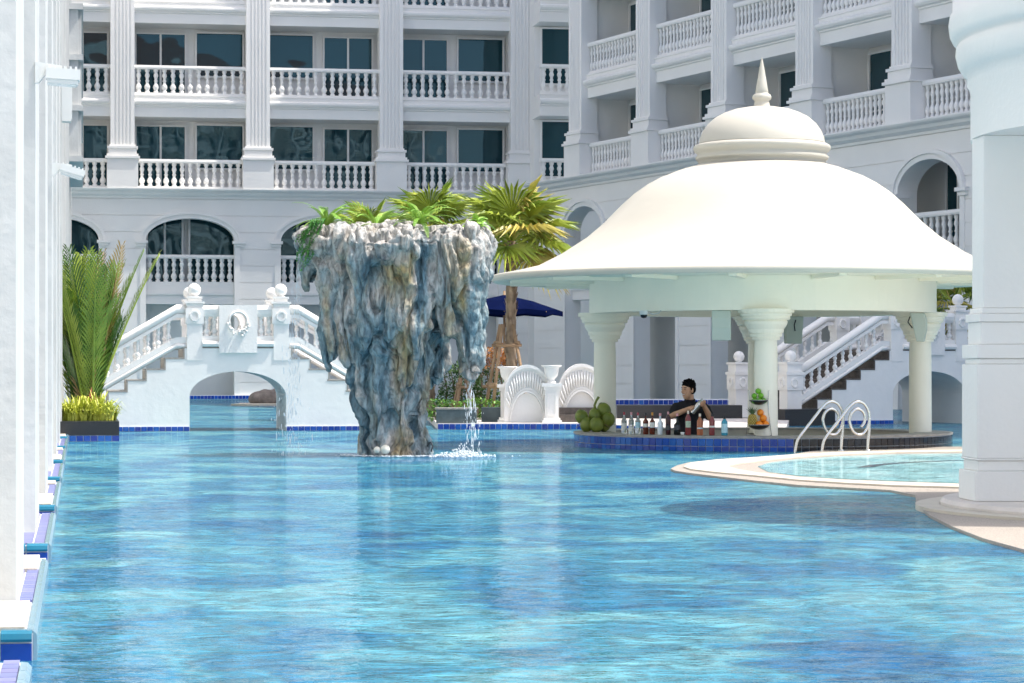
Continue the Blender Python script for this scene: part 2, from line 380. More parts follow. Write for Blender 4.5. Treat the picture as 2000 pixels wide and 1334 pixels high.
# ================================================================== RIGHT WING (recedes to the left)
WA = math.atan2(-.915, .403)
wing = thing('hotel_wing', 'shaded white hotel wing with deep balconies rising behind the domed pavilion', 'building', ((1135 - 1000) / F * 82.9, 82.9, 0), WA)
WX = [4.87 * k for k in range(7)]; WP = .95
BALW = baluster_mesh('baluster', .82, .088)
for x in WX: pilaster(wing, x, WP, .22, 26)
MB().box(-1.5, 29.5, 1.6, 12, 0, 28.2).build('wall', WHITE, wing)
MB().box(29.5, 62, -.2, 12, 0, 28.2).build('end_wall', WHITE, wing)
MB().box(-.6, 62, -.35, 1.59, 26.1, 28.2).build('parapet', WHITE, wing)
ground_floor(wing, -3.7, 29.4, [.2 + 5.05 * k for k in range(6)], 1.4, .8, 5.5, bal=BALW, depth=1.5, zt=6.93)
floor_band(wing, -3.75, 29.4, 7.27, cornice=True)
for z in FL[1:6]: floor_band(wing, -.5, 29.4, z)
for k in range(6):
    xa, xb = WX[k] + WP / 2, WX[k + 1] - WP / 2
    for j, z in enumerate(FL[:4]):
        if j < 3: balustrade(wing, xa + (.12 if j == 0 else 0), xb - (.12 if j == 0 else 0), z, .12, .21, BALW)
        window(wing, xa + .14, xb - 1.5, z + .05, z + 2.3, 1.5, 2)
for x in WX: MB().box(x - .36, x + .36, .352, 1.6, 7.3, 26).build('partition', WHITE, wing)

# building on the far side of the pool, behind the viewer, mirrored in the windows
rb = thing('apartment_building', 'white building with red tiled roof mirrored in the hotel windows', 'building', (15, -30, 0), R(-48))
MB().box(-24, 44, -12, 0, 0, 25).build('wall', WHITE, rb)
MB().prof_x([(1.6, 25.003), (-13.6, 25.003), (-6, 29)], -25, 45).build('roof', pm('red_roof_tile', (.20, .07, .05), .8, .2, 4), rb)
MB().box(-25, 45, -.2, 1.75, 24.4, 25).build('eave', WHITE, rb)
for j in range(7):
    MB().box(-24, 44, .003, 1.3, 2.6 + j * 3.1, 3.0 + j * 3.1).build('balcony_slab', WHITE, rb); MB().box(-24, 44, 1.2, 1.3, 3.55 + j * 3.1, 3.75 + j * 3.1).build('balcony_rail', WHITE, rb)
    for i in range(14):
        x = -23 + i * 4.8; window(rb, x, x + 3.0, 3.2 + j * 3.1, 5.2 + j * 3.1, .06, 1)
for i in range(15): MB().box(-24.2 + i * 4.8, -23.6 + i * 4.8, 1.301, 1.75, 0, 24.39).build('pillar', WHITE, rb)

# ================================================================== LEFT COLONNADE WING
lw = thing('colonnade_wing', 'white wing with a row of tall plain pillars along the pool edge', 'building', (-.25, 0, 0), TH)
MB().box(-9, -1.6, 2, 87.5, .12, 22).build('wall', WHITE, lw)
c0, cs = 10.24, 4.43
for k in range(-1, 17):
    y = c0 + cs * k
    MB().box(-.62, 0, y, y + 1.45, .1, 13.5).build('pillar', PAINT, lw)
MB().box(-1.6, -.03, 2, 87, 13.5, 14.6).build('lintel', WHITE, lw)
bw = MB(); bw.box(-.02, .22, 64, 73, 6.2, 9.9)
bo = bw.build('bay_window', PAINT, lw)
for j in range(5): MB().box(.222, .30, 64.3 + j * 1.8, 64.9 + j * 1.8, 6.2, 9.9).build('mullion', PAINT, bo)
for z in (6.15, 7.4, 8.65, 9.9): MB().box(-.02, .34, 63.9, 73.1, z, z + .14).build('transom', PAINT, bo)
# tiled ledge under the pillars: bays parted by narrow slots
ledge = thing('pool_ledge', 'low tiled ledge under the white pillars, parted by blue tiled slots', 'ledge', (-.25, 0, 0), TH)
LS = [8.97, 13.45, 17.3, 21.9, 26.0, 30.8, 35.1, 39.5, 44]; LS = [4.6] + LS
pur_c = {}
for k in range(len(LS) - 1):
    a, b = LS[k] / .986, LS[k + 1] / .986 - .9; typeA = k % 2 == 1
    s = MB().box(-1.6, .085, a, b, -.5, .094).build('ledge_block', GROUT, ledge)
    # nosing tiles and face tiles on the end that faces the slot
    for i in range(4):
        x1 = .082 - i * .115; x0 = x1 - .107
        MB().prof_x([(a - .014, .066), (a - .02, .076), (a - .014, .095), (a + .008, .106), (a + .06, .106), (a + .06, .0945), (a - .001, .0945), (a - .001, .066)], x0, x1).build('nosing_tile', TURQ, s)
        MB().box(x0, x1, a - .013, a - .001, -.11, .060).build('tile', TILES[0], s)
    col_y = next((c0 + cs * q for q in range(-1, 17) if a - .2 < c0 + cs * q < b), None)
    # purple top tiles and pale stone thresholds
    n = int((b - a - .08) / .115)
    for i in range(n):
        y0 = a + .07 + i * .115
        if typeA and col_y and not (col_y - .02 < y0 < col_y + 1.6):
            continue
        for x0, x1 in ((-.085, .0), (.012, .062)):
            if col_y and col_y - .12 < y0 < col_y + 1.45 and x0 < 0: continue
            m = PURP[rnd.randrange(3)]; key = ('p', x0, m.name)
            if key not in pur_c: pur_c[key] = shared(MB().box(x0, x1, 0, .108, 0, .010), 'top_tile', m)
            link('top_tile', pur_c[key], s, (0, y0, .0945))
    if typeA and col_y:
        MB().box(-1.2, .055, a + .065, col_y - .03, .0945, .112).build('threshold', COPING, s)
        if b - col_y > 1.75: MB().box(-1.2, .055, col_y + 1.62, b, .0945, .112).build('threshold', COPING, s)
    nr = int((b - a) / .23)
    EDG = pm('edge_tile', (.22, .36, .44), .15, .1, 8)
    if 'em' not in pur_c:
        pur_c['em'] = shared(MB().prism([(.066, .0945), (.066, .106), (.088, .104), (.1, .09), (.1, -.12), (.0865, -.12), (.0865, .0945)], 0, .222, lambda p, q, y: (p, y, q)), 'edge_tile', EDG)
    for i in range(nr): link('edge_tile', pur_c['em'], s, (0, a + .003 + i * .23, 0))
# lamps and a box fixed to the pillars
def floodlight(label, yloc, z, L_, tilt):
    t = thing('floodlight', label, 'light', Matrix.Rotation(TH, 4, 'Z') @ Vector((0, yloc, 0)) + Vector((-.25, 0, z)), TH, 'floodlights on the pillars')
    b = MB(); b.front([(0, .04), (L_ * .75, .02), (L_ * .75, 0), (L_ * .35, -.02), (.02, -.08), (0, -.08)], -.02, .02); b.build('bracket', PLAST, t)
    M = Matrix.Translation((L_ * .75, 0, -.03)) @ Matrix.Rotation(R(tilt), 4, 'Y')
    h = MB(); h.box(-L_ * .45, L_ * .5, -.06, .06, -.03, .03, M); h.box(-L_ * .40, L_ * .46, -.052, .052, -.055, -.0301, M); hs = h.build('lamp_head', PLAST, t)
    for i in range(6):
        x = -L_ * .4 + i * L_ * .15; MB().box(x, x + .012, -.055, .055, .0301, .045, M).build('fin', PLAST, hs)
    MB().box(-L_ * .36, L_ * .42, -.046, .046, -.062, -.0553, M).build('lens', pm('frosted_lens', (.7, .75, .75), .2, .02), t)
floodlight('white floodlight held level on a curved bracket', 14.68, 2.72, .20, 3)
floodlight('white floodlight tilted down on a straight arm', 23.55, 2.86, .24, 16)
fx = Matrix.Rotation(TH, 4, 'Z') @ Vector((0.003, 36.85, 0)) + Vector((-.25, 0, 4.55))
wb = thing('wall_box', 'white upright box fixed to a pillar between the two floodlights', 'wall box', fx, TH)
MB().box(0, .13, 0, .3, 0, .52).build('housing', PLAST, wb); MB().box(.1301, .14, .02, .28, .03, .49).build('cover', PLAST, wb)

# ================================================================== STAIR BRIDGES
RUN, RISE, NST = .31, .182, 6
def stair_bridge(label, loc, rz, step_m, W=2.2, bright=WHITE2):
    t = thing('stair_bridge', label, 'bridge', loc, rz)
    top = 1.375; xs = .88
    # body outline with arch
    pts = [(-xs - RUN * NST - .35, -.8), (-xs - RUN * NST - .35, .12)]
    for i in range(NST, 0, -1):
        x = -xs - RUN * i; z = top - RISE * i
        pts += [(x, z - 0), ] if i == NST else []
        pts += [(x, z), (x + RUN, z)] if i < NST else [(x + RUN, z)]
    left = [(-xs - RUN * NST - .35, -.8), (-xs - RUN * NST - .35, .12), (-xs - RUN * NST, .12)]
    for i in range(NST, 0, -1): left += [(-xs - RUN * i, top - RISE * i), (-xs - RUN * (i - 1), top - RISE * i)]
    left += [(-xs, top)]
    arch = [(.80 * math.cos(a), .57 + .42 * math.sin(a)) for a in [math.pi * i / 24 for i in range(25)]]      # right to left
    poly = left + [(-x, z) for x, z in reversed(left)] + [(.80, -.8)] + arch + [(-.80, -.8)]
    body = MB().front(poly, 0, W).build('bridge_body', bright, t, True)
    # stone treads and risers
    for s in (-1, 1):
        for i in range(1, NST + 1):
            x0, x1 = -xs - RUN * i, -xs - RUN * (i - 1); z = top - RISE * i
            m = MB(); m.box(min(s * -x0, s * -x1) - .02, max(s * -x0, s * -x1) - .003, -.008, W + .008, z + .002, z + .028)
            xr = s * -x1; m.box(min(xr, xr - s * -.022), max(xr, xr - s * -.022), -.006, W + .006, z + .029, z + RISE - .002)
            m.build('step', step_m, t)
    MB().box(-xs + .03, xs - .03, .02, W - .02, top + .002, top + .02).build('deck', step_m, t)
    bal_m = baluster_mesh('baluster', .44, .062, 10)
    SL = RISE / RUN
    for yy, far in ((.0, 0), (W - .24, 1)):
        yc = yy + .12; sd = 1
        # top posts with panel, cap and ball
        for s in (-1, 1):
            x = s * .716; p = MB(); p.box(x - .128, x + .128, yy - .012, yy + .252, top - .2, 2.10)
            for e, z0, z1 in ((.03, 2.07, 2.115), (.055, 2.117, 2.15), (.0, 2.152, 2.20), (.02, 2.202, 2.235)): p.box(x - .11 - e, x + .11 + e, yc - .11 - e, yc + .11 + e, z0, z1)
            p.box(x - .15, x + .15, yy - .035, yy + .275, 1.78, 2.04)
            po = p.build('post', WHITE, t)
            MB().lathe([(.085, 2.236), (.05, 2.25), (.055, 2.262)] + [(.108 * math.cos(R(a)), 2.345 + .108 * math.sin(R(a))) for a in range(-50, 91, 10)], 18, (x, yc, 0)).build('ball', WHITE, po)
            for yf in (yy - .0352, yy + .2752):
                sgn = -1 if yf < yc else 1
                q = MB(); o8 = [(.088 * math.cos(R(22.5 + 45 * i)), .1 * math.sin(R(22.5 + 45 * i))) for i in range(8)]; i8 = [(a * .62, b * .62) for a, b in o8]
                for i in range(8):
                    j = (i + 1) % 8; a, b, c, d = o8[i], o8[j], i8[j], i8[i]; y1 = yf + sgn * .03
                    q.add([(x + a[0], yf, 1.91 + a[1]), (x + b[0], yf, 1.91 + b[1]), (x + b[0] * .93, y1, 1.91 + b[1] * .93), (x + a[0] * .93, y1, 1.91 + a[1] * .93),
                           (x + c[0], y1, 1.91 + c[1]), (x + d[0], y1, 1.91 + d[1]), (x + c[0], yf, 1.91 + c[1]), (x + d[0], yf, 1.91 + d[1])],
                          [(0, 1, 2, 3), (3, 2, 4, 5), (5, 4, 6, 7)])
                q.build('octagon_ring', WHITE, po, True)
        # rails between posts and the medallion panel
        for xa, xb in ((-.588, -.315), (.315, .588)):
            MB().prof_x([(yc - .07, 1.90), (yc + .07, 1.90), (yc + .10, 1.95), (yc + .12, 2.02), (yc + .09, 2.09), (yc - .09, 2.09), (yc - .12, 2.02), (yc - .10, 1.95)], xa, xb).build('handrail', WHITE, t)
            br = MB(); br.box(xa, xb, yc - .09, yc + .09, 1.50, 1.58); br.prof_x([(yc - .12 + .05 * math.cos(R(a)), 1.45 + .05 * math.sin(R(a))) for a in range(0, 360, 45)], xa, xb); br.box(xa, xb, yc - .08, yc + .08, top + .021, 1.499)
            bo = br.build('bottom_rail', WHITE, t)
            for i in range(2): link('baluster', bal_m, bo, (xa + (i + .5) * (xb - xa) / 2, yc, 1.5805)).scale = (.9, .9, .72)
        pn = MB(); ring = [(.135 * math.cos(R(a)), 1.82 + .145 * math.sin(R(a))) for a in range(0, 360, 12)]
        outer = [(-.315, 1.30), (.315, 1.30), (.315, 2.092), (-.315, 2.092)]
        bmx = bmesh.new(); loops = []
        for pl in (outer, ring):
            vv = [bmx.verts.new((x, yy - .05, z)) for x, z in pl]; loops += [bmx.edges.new((vv[i], vv[(i + 1) % len(vv)])) for i in range(len(vv))]
        bmesh.ops.triangle_fill(bmx, use_beauty=True, edges=loops)
        # drop faces inside the hole
        for f in [f for f in bmx.faces if (lambda c: (c.x / .135) ** 2 + ((c.z - 1.82) / .145) ** 2 < .9)(f.calc_center_median())]: bmx.faces.remove(f)
        g = bmesh.ops.extrude_face_region(bmx, geom=bmx.faces[:]); bmesh.ops.translate(bmx, verts=[v for v in g['geom'] if isinstance(v, bmesh.types.BMVert)], vec=(0, .30, 0))
        bmesh.ops.recalc_face_normals(bmx, faces=bmx.faces[:])
        me = bpy.data.meshes.new('medallion_panel'); bmx.to_mesh(me); bmx.free(); me.materials.append(WHITE); mo = link('medallion_panel', me, t)
        q = MB(); cp = [(.15 * math.cos(R(a)), yy - .062, 1.82 + .16 * math.sin(R(a))) for a in range(-20, 201, 10)]; q.tube(cp, .02, 6); q.build('ring_moulding', WHITE, mo)
        q = MB(); r2 = random.Random(3)
        for i in range(46):
            a = R(190 + 160 * r2.random()); rr = .16 + .06 * r2.random() * (1 - abs(math.cos(a))) * 2.2
            q.ball((rr * math.cos(a) * 1.12, yy - .07 - .02 * r2.random(), 1.83 + rr * math.sin(a)), .013 + .012 * r2.random(), 6, 4)
        q.build('garland', WHITE, mo)
        # sloped balustrades down the flights
        for s in (-1, 1):
            def sl(d, z0, z1, yh, nm, par=t, x0=.845, xe=xs + RUN * NST + .05, roll=False):
                prof = ([(yc + yh * math.cos(R(a)), (z0 + z1) / 2 + (z1 - z0) / 2 * math.sin(R(a))) for a in range(0, 360, 30)] if roll else [(yc - yh, z0), (yc + yh, z0), (yc + yh, z1), (yc - yh, z1)])
                m = MB(); n = len(prof); xb = [x0, x0 + .17, xe]; zz = [0, 0, -(xe - x0 - .17) * SL]
                m.add([(s * x, p, q + z) for x, z in zip(xb, zz) for p, q in prof], [(i * n + k, i * n + (k + 1) % n, (i + 1) * n + (k + 1) % n, (i + 1) * n + k) for i in range(2) for k in range(n)], roll)
                m.add([(s * xb[0], p, q) for p, q in prof], [tuple(range(n))]); m.add([(s * xb[2], p, q + zz[2]) for p, q in prof], [tuple(range(n))])
                return m.build(nm, WHITE, par, True)
            hr = sl(0, 1.93, 2.10, .10, 'handrail', roll=True); sl(0, 1.88, 1.94, .075, 'handrail_moulding', hr)
            b1 = sl(0, 1.46, 1.56, .085, 'bottom_rail'); sl(0, 1.36, 1.475, .115, 'rail_roll', b1, roll=True)
            n = 10
            for i in range(n):
                x = 1.06 + (xs + RUN * NST - 1.06) * (i + .5) / n; z = 1.555 - (x - .845 - .17) * SL
                link('baluster', bal_m, b1, (s * x, yc, max(z, 0) + .0)).scale = (.8, .8, .76)
            # newel at the foot
            xn = xs + RUN * NST + .19; zb = .12; p = MB()
            p.box(s * xn - .15, s * xn + .15, yc - .15, yc + .15, zb, zb + .52)
            for e, z0, z1 in ((.17, .522, .80), (.19, .802, .86), (.15, .862, 1.0), (.175, 1.002, 1.04)): p.box(s * xn - e, s * xn + e, yc - e, yc + e, zb + z0 - .0, zb + z1)
            po = p.build('newel_post', WHITE, t)
            MB().lathe([(.07, zb + 1.041), (.05, zb + 1.06)] + [(.105 * math.cos(R(a)), zb + 1.15 + .105 * math.sin(R(a))) for a in range(-55, 91, 12)], 18, (s * xn, yc, 0)).build('ball', WHITE, po)
            for fy, ax in ((-1, 0), (0, -1)):
                q = MB(); c = Vector((s * xn, yc, zb + .66)); 
                for i in range(8):
                    a0, a1 = R(22.5 + 45 * i), R(67.5 + 45 * i)
                    def pt(a, r, h_):
                        u, w = r * .8 * math.cos(a), r * math.sin(a)
                        return c + (Vector((u, -.1702 - h_, w)) if fy else Vector((-.1702 - h_, u, w)))
                    q.add([pt(a0, .11, 0), pt(a1, .11, 0), pt(a1, .1, .022), pt(a0, .1, .022), pt(a1, .06, .022), pt(a0, .06, .022), pt(a1, .055, 0), pt(a0, .055, 0)], [(0, 1, 2, 3), (3, 2, 4, 5), (5, 4, 6, 7)])
                q.build('octagon_ring', WHITE, po, True)
    # waterline tiles on the camera side
    for xa, xb in ((-xs - RUN * NST - .35, -.80), (.80, xs + RUN * NST + .35)):
        g = MB().box(xa + .002, xb - .002, -.012, -.001, -.3, .082).build('tile_band', GROUT, t)
        tile_line(g, (xa, -.0125), (xb, -.0125), 0, .08)
    return t
bc = P(465, 722, 42.5)
stair_bridge('sunlit white stair bridge with garland medallion beside the rock waterfall', (bc.x, 42.5, 0), TH, STEPG)
rc = P(1815, 722, 48.2)
rbr = stair_bridge('shaded white stair bridge with dark steps behind the bar pavilion', (rc.x, 48.2, 0), R(23.77), STEP)
g = MB().box(-3.4, -2.35, -.5, -.02, -.2, .30)
pl = tag(link('granite_plinth', shared(g, 'granite_plinth', GRAN)), 'black granite plinth at the foot of the shaded stair bridge', 'plinth'); pl.matrix_world = rbr.matrix_basis.copy()

# boulder and pale shore seen through the arch
pb = P(522, 789, 74)
mb = MB(); mb.ball((0, 0, .12), (.55, .4, .28), 20, 12); mb.ball((.35, .1, .18), (.35, .3, .25), 16, 10)
o = voxel(mb, 'boulder', pm('brown_boulder', (.20, .17, .15), .85, .3, 6, .5, 20), .04, 2, None, lambda c: .05 * noise.noise(c * 4)); o.location = (pb.x, pb.y, .05); tag(o, 'brown boulder seen through the arch of the sunlit bridge', 'boulder')
structure(MB().plan([(pb.x + .9 * math.cos(i * .5236) * (1 + .2 * math.sin(3 * i)), pb.y - .3 + 2.0 * math.sin(i * .5236)) for i in range(12)], -.4, .05).build('shore', COPING))

# ================================================================== DECK AND EDGES
dk = [P(855, HZ, 43.6), P(1160, HZ, 43.6), P(1420, HZ, 38.5), P(1530, HZ, 37.4), P(1540, HZ, 46.0), P(1560, HZ, 54.5), P(830, HZ, 54.5)]
deck = structure(MB().plan([(p.x, p.y) for p in dk], -.6, .105).build('pool_deck', DECK, None, True))
for a, b in ((dk[0], dk[1]), (dk[1], dk[2])):
    d = (b - a).normalized(); nrm = Vector((d.y, -d.x, 0))
    gb = MB(); q0, q1 = a + nrm * .012, b + nrm * .012
    gb.add([(q0.x, q0.y, -.2), (q1.x, q1.y, -.2), (q1.x, q1.y, .10), (q0.x, q0.y, .10)], [(0, 1, 2, 3)]); g = gb.build('tile_band', GROUT, deck)
    tile_line(g, (a + nrm * .0125)[:2], (b + nrm * .0125)[:2], 0, .098)
sw = thing('spill_wall', 'low dark stone spill wall behind the rock waterfall', 'wall', P(893, HZ, 43.75) - Vector((0, 0, CH)))
MB().box(-.36, .33, 0, .35, .107, .34).build('stone_wall', GRAN2, sw); MB().box(-.38, .35, -.02, .37, .3405, .37).build('coping', STEPG, sw)
bp_ = P(985, HZ, 45.0)
pb2 = thing('slate_planter', 'low slate grey stone block in front of the scrolled white railing', 'planter', (bp_.x, bp_.y, .107))
MB().box(-.40, .30, -.2, .3, 0, .25).build('block', GRAN2, pb2); MB().box(.302, .42, -.1, .25, 0, .26).build('end_block', GRAN, pb2)
o = MB().box(0, 2.35, 0, .5, 0, .245).build('granite_bench', GRAN); o.location = (P(1205, HZ, 48).x, 48, .107); tag(o, 'long low black granite ledge behind the bottles', 'ledge')
tb = thing('raised_pool_edge', 'raised blue tiled pool edge behind the black granite ledge', 'pool edge', (P(1190, HZ, 52).x, 52, .107))
g = MB().box(0, 3.4, .014, .6, 0, .31).build('edge_wall', GROUT, tb)
for i in range(3): tile_line(g, (0, .013), (3.4, .013), i * .1, .1)

# planter with areca palm beside the colonnade
plr = Vector((-5.585, 36.4, 0))
pt = thing('black_planter', 'black granite planter holding the tall feathery palm', 'planter', plr, TH)
MB().box(-1.0, 0, 0, 4.2, .088, .285).build('planter_wall', GRAN, pt); g = MB().box(-1.0, -.012, .012, 4.15, -.3, .086).build('tile_band', GROUT, pt)
tile_line(g, (-1.0, .0115), (-.005, .0115), 0, .086); tile_line(g, (-.0115, .02), (-.0115, 4.1), 0, .086)

# ================================================================== BAR PAVILION
S = 34.4 / F
def zc(y): return CH + (HZ - y) * S
pav = thing('bar_pavilion', 'cream round bar pavilion with bell dome roof and spire', 'pavilion', BC)
prof = [(525, 552), (529, 547), (529, 541), (524, 538), (480, 530), (438, 520), (391, 496), (343, 465), (310, 437), (272, 399), (250, 379), (224, 361), (200, 348), (172, 337), (150, 329), (129, 323)]
MB().lathe([(r * S, zc(y)) for r, y in prof], 96).build('roof', ROOFW, pav)
sf = MB().lathe([(525 * S, zc(552)), (505 * S, zc(552)), (500 * S, zc(546)), (420 * S, zc(541)), (418 * S, zc(549)), (338 * S, zc(549))], 96).build('soffit', CREAM, pav)
for i in range(16):
    a = R(11 + 22.5 * i); MB().box(338 * S, 500 * S, -.05, .05, zc(556), zc(545), Matrix.Rotation(a, 4, 'Z')).build('soffit_rib', CREAM, pav)
dr = [(124, 322), (124, 315), (128, 313), (130, 308), (126, 304), (126, 300), (132, 296), (134, 290), (133, 286), (128, 283), (120, 281)]
MB().lathe([(r * S, zc(y)) for r, y in dr], 64).build('drum', ROOFW, pav)
dm = [(123, 281), (121, 270), (115, 256), (105, 242), (91, 230), (74, 221), (54, 214), (32, 210), (14, 208.5)]
MB().lathe([(r * S, zc(y)) for r, y in dm], 64).build('cupola', ROOFW, pav)
fn = [(17, 209), (15, 203), (14, 197), (18, 194), (19, 190), (17, 185), (12, 182), (13, 180), (11, 170), (4, 128), (.5, 112)]
MB().lathe([(r * S, zc(y)) for r, y in fn], 24).build('spire', ROOFW, pav)
en = [(337, 545), (337, 613), (290, 613), (290, 545)]
MB().lathe([(r * S, zc(y)) for r, y in en], 96, smooth=False).build('entablature', CREAM, pav)
MB().lathe([(.001, zc(546)), (290 * S, zc(546))], 48).build('ceiling', CREAM, pav)
CRr = 2.11
cap = [(21, 668), (25, 668), (26, 665), (25, 662), (29, 662), (30, 658), (29, 655), (32, 655), (33, 651), (33, 648), (36, 644), (39, 639), (40, 634), (38, 631), (43, 631), (45, 628), (44, 624), (47, 624), (48, 620), (47, 618), (52, 618), (52, 611)]
for i in range(4):
    a = R(-94.2 + 90 * i); cx, cy = CRr * math.cos(a), CRr * math.sin(a)
    c = MB().lathe([(22 * S, .12), (22 * S, .2), (21.5 * S, 1.2), (20.5 * S, zc(664))], 28, (cx, cy, 0)).build('column', CREAM, pav)
    MB().lathe([(r * S, zc(y)) for r, y in cap] + [(1 * S, zc(611))], 32, (cx, cy, 0), smooth=False).build('capital', CREAM, c)
bar = thing('bar_counter', 'round sunken bar counter with blue and dark tiled front', 'bar counter', BC)
MB().lathe([(BR - .014, -.9), (BR - .014, .165), (2.05, .165), (2.05, -.85)], 96, smooth=False).build('counter_wall', BEIGE, bar)
MB().lathe([(BR + .012, .1655), (BR + .012, .19), (2.03, .19), (2.03, .1655), (BR + .012, .1655)], 96, smooth=False).build('counter_top', pm('grey_counter_stone', (.32, .30, .27), .5, .2, 12), bar)
MB().lathe([(0.001, -.8), (2.048, -.8)], 48).build('sunken_floor', STEPG, bar)
nt_ = int(2 * math.pi * BR / .1); tw = 2 * math.pi * BR / nt_
gr_blue = MB().lathe([(BR - .012, -.25), (BR - .012, .164)], 96).build('tile_backing', GROUT, bar)
tm = {}
for i in range(nt_):
    a = -math.pi + (i + .5) * math.pi * 2 / nt_                      # angle from +x
    if not (-math.pi - .2 < a < .2): continue
    rel = a + math.pi / 2; dark = rel > .062
    for j in range(3):
        m = rnd.choice(DTILES if dark else TILES); 
        if m.name not in tm: tm[m.name] = tile_mesh(tw - .009, .092, m)
        o = link('tile', tm[m.name], gr_blue, ((BR - .0) * math.cos(a) * .9975, (BR - .0) * math.sin(a) * .9975, .065 - .1 * j - .003), a + math.pi / 2)

# shallow pool beside the bar
def gp(pts, z=.02): return [(G(x, y, z).x, G(x, y, z).y) for x, y in pts]
out_u = [(1310, 915), (1322, 909), (1345, 903), (1400, 897), (1480, 892), (1545, 887.5), (1585, 881), (1640, 876), (1750, 873), (1900, 872), (2300, 872)]
out_l = [(2600, 1290), (2300, 1180), (2100, 1105), (2000, 1073), (1920, 1051), (1860, 1028), (1815, 1005), (1790, 985), (1788, 967), (1740, 957), (1650, 952), (1560, 947), (1480, 939), (1400, 930), (1350, 924), (1318, 919)]
structure(MB().plan(gp(out_u + out_l), -.5, .02).build('pebble_surround', PEBBLE, None, True))
wl = [(1335, 914), (1350, 906), (1400, 900), (1480, 895), (1560, 889), (1640, 885), (1750, 882), (1900, 880), (2300, 880), (2300, 884), (1900, 884), (1750, 886), (1640, 890), (1560, 895), (1500, 901), (1450, 907), (1420, 913), (1440, 919), (1480, 926), (1560, 935), (1650, 941), (1750, 945), (1900, 949), (2300, 953), (2300, 958), (1900, 955), (1750, 951), (1650, 946), (1560, 940), (1470, 931), (1400, 925), (1350, 919)]
structure(MB().plan(gp(wl), .021, .036).build('coping', COPING, None, True))
sp_ = [(1480, 912), (1500, 905), (1560, 897), (1640, 892), (1750, 888), (1900, 886), (2300, 886), (2300, 948), (1900, 945), (1750, 940), (1650, 936), (1560, 930), (1500, 922)]
structure(MB().plan(gp(sp_), .0205, .026).build('shallow_pool_water', WATER2, None, True))
ln = [G(x, y, .03) for x, y in ((1690, 912), (1710, 908), (1740, 905), (1790, 902), (1850, 899.5), (1900, 898))]
for i in range(26):
    t = i / 25 * (len(ln) - 1); k = min(int(t), len(ln) - 2); p = ln[k].lerp(ln[k + 1], t - k)
    link('lane_tile', shared(MB().box(-.035, .035, -.08, .08, 0, .002), 'lane_tile', DTILES[2]) if i == 0 else bpy.data.meshes['lane_tile'], bpy.data.objects['shallow_pool_water'], (p.x, p.y, .0265), R(-60))
# steel handrails
def handrail(label, dx):
    o_ = G(1605, 885, .0)
    t = thing('handrail', label, 'handrail', (o_.x + dx, o_.y, 0), R(20), 'scrolled steel handrails')
    k = 1 / (4.4475 * 160)
    def q(x, y): return Vector(((x - 370) * k * 1.03, 0, (1255 - y) * k))
    def sm(pts):
        pts = [q(*p) for p in pts]; out = []
        for i in range(len(pts) - 1):
            p0, p1, p2, p3 = pts[max(i - 1, 0)], pts[i], pts[i + 1], pts[min(i + 2, len(pts) - 1)]
            for s_ in range(6):
                u = s_ / 6; out.append(.5 * ((2 * p1) + (p2 - p0) * u + (2 * p0 - 5 * p1 + 4 * p2 - p3) * u * u + (3 * p1 - p0 - 3 * p2 + p3) * u ** 3))
        return out + [pts[-1]]
    MB().tube(sm([(370, 1330), (372, 1240), (385, 1165), (410, 1115), (480, 1030), (560, 935), (630, 850), (680, 815), (725, 808), (775, 830), (812, 890), (822, 960), (808, 1020), (770, 1080), (725, 1098), (680, 1080), (650, 1040), (632, 975), (645, 915), (680, 880), (720, 872), (760, 895), (780, 940), (770, 995), (740, 1030)]), .019, 10).build('rail', STEEL, t)
    MB().tube(sm([(822, 955), (818, 1060), (808, 1150), (802, 1245)]), .019, 10).build('leg', STEEL, t)
    MB().lathe([(.045, 0), (.045, .012), (.02, .02)], 14, (q(802, 1245).x, 0, .022)).build('flange', STEEL, t)
handrail('scrolled steel pool handrail, the one farther along the dark tiles from the blue tiles', 0.0)
handrail('scrolled steel pool handrail standing where the blue tiles meet the dark tiles', -.325)

# ================================================================== ROUND GAZEBO (right edge)
gc = Vector((5.53, 18.4, 0))
gz = thing('round_gazebo', 'white round gazebo with moulded cornice on pillars beside the shallow pool', 'gazebo', gc)
MB().lathe([(2.2, 2.69), (2.2, 3.05), (2.225, 3.10), (2.225, 3.17), (2.26, 3.19), (2.29, 3.24), (2.31, 3.32), (2.305, 3.37), (2.285, 3.40), (2.33, 3.42), (2.35, 3.46), (2.36, 3.54), (2.35, 3.60), (2.33, 3.62), (2.33, 3.85), (1.6, 4.3), (.01, 4.9)], 96).build('roof', WHITE, gz)
MB().lathe([(2.2, 2.69), (1.8, 2.69), (1.8, 3.2), (.01, 3.2)], 96, smooth=False).build('ring_beam', WHITE, gz)
MB().lathe([(2.42, -.3), (2.42, .06), (2.40, .085), (.01, .085)], 96, smooth=False).build('plinth', DECK, gz)
MB().lathe([(2.60, -.3), (2.60, .04), (2.425, .04)], 96, smooth=False).build('plinth_rim', COPING, gz)
for i, a in enumerate((180, 240, 300, 0, 60, 120)):
    M = Matrix.Rotation(R(a), 4, 'Z') @ Matrix.Translation((2.01, 0, 0)) @ Matrix.Rotation(R(3), 4, 'Z'); p = MB()
    for h, z0, z1 in ((.175, 1.46, 2.689), (.19, 1.42, 1.459), (.215, 1.36, 1.419), (.20, 1.20, 1.359), (.235, 1.10, 1.199), (.215, 1.06, 1.099), (.235, .39, 1.059), (.243, .375, .389), (.225, .30, .374), (.255, .086, .299)): p.box(-h, h, -h, h, z0, z1, M)
    po = p.build('pillar', WHITE, gz); md = po.modifiers.new('b', 'BEVEL'); md.width = .018; md.segments = 3; md.limit_method = 'ANGLE'

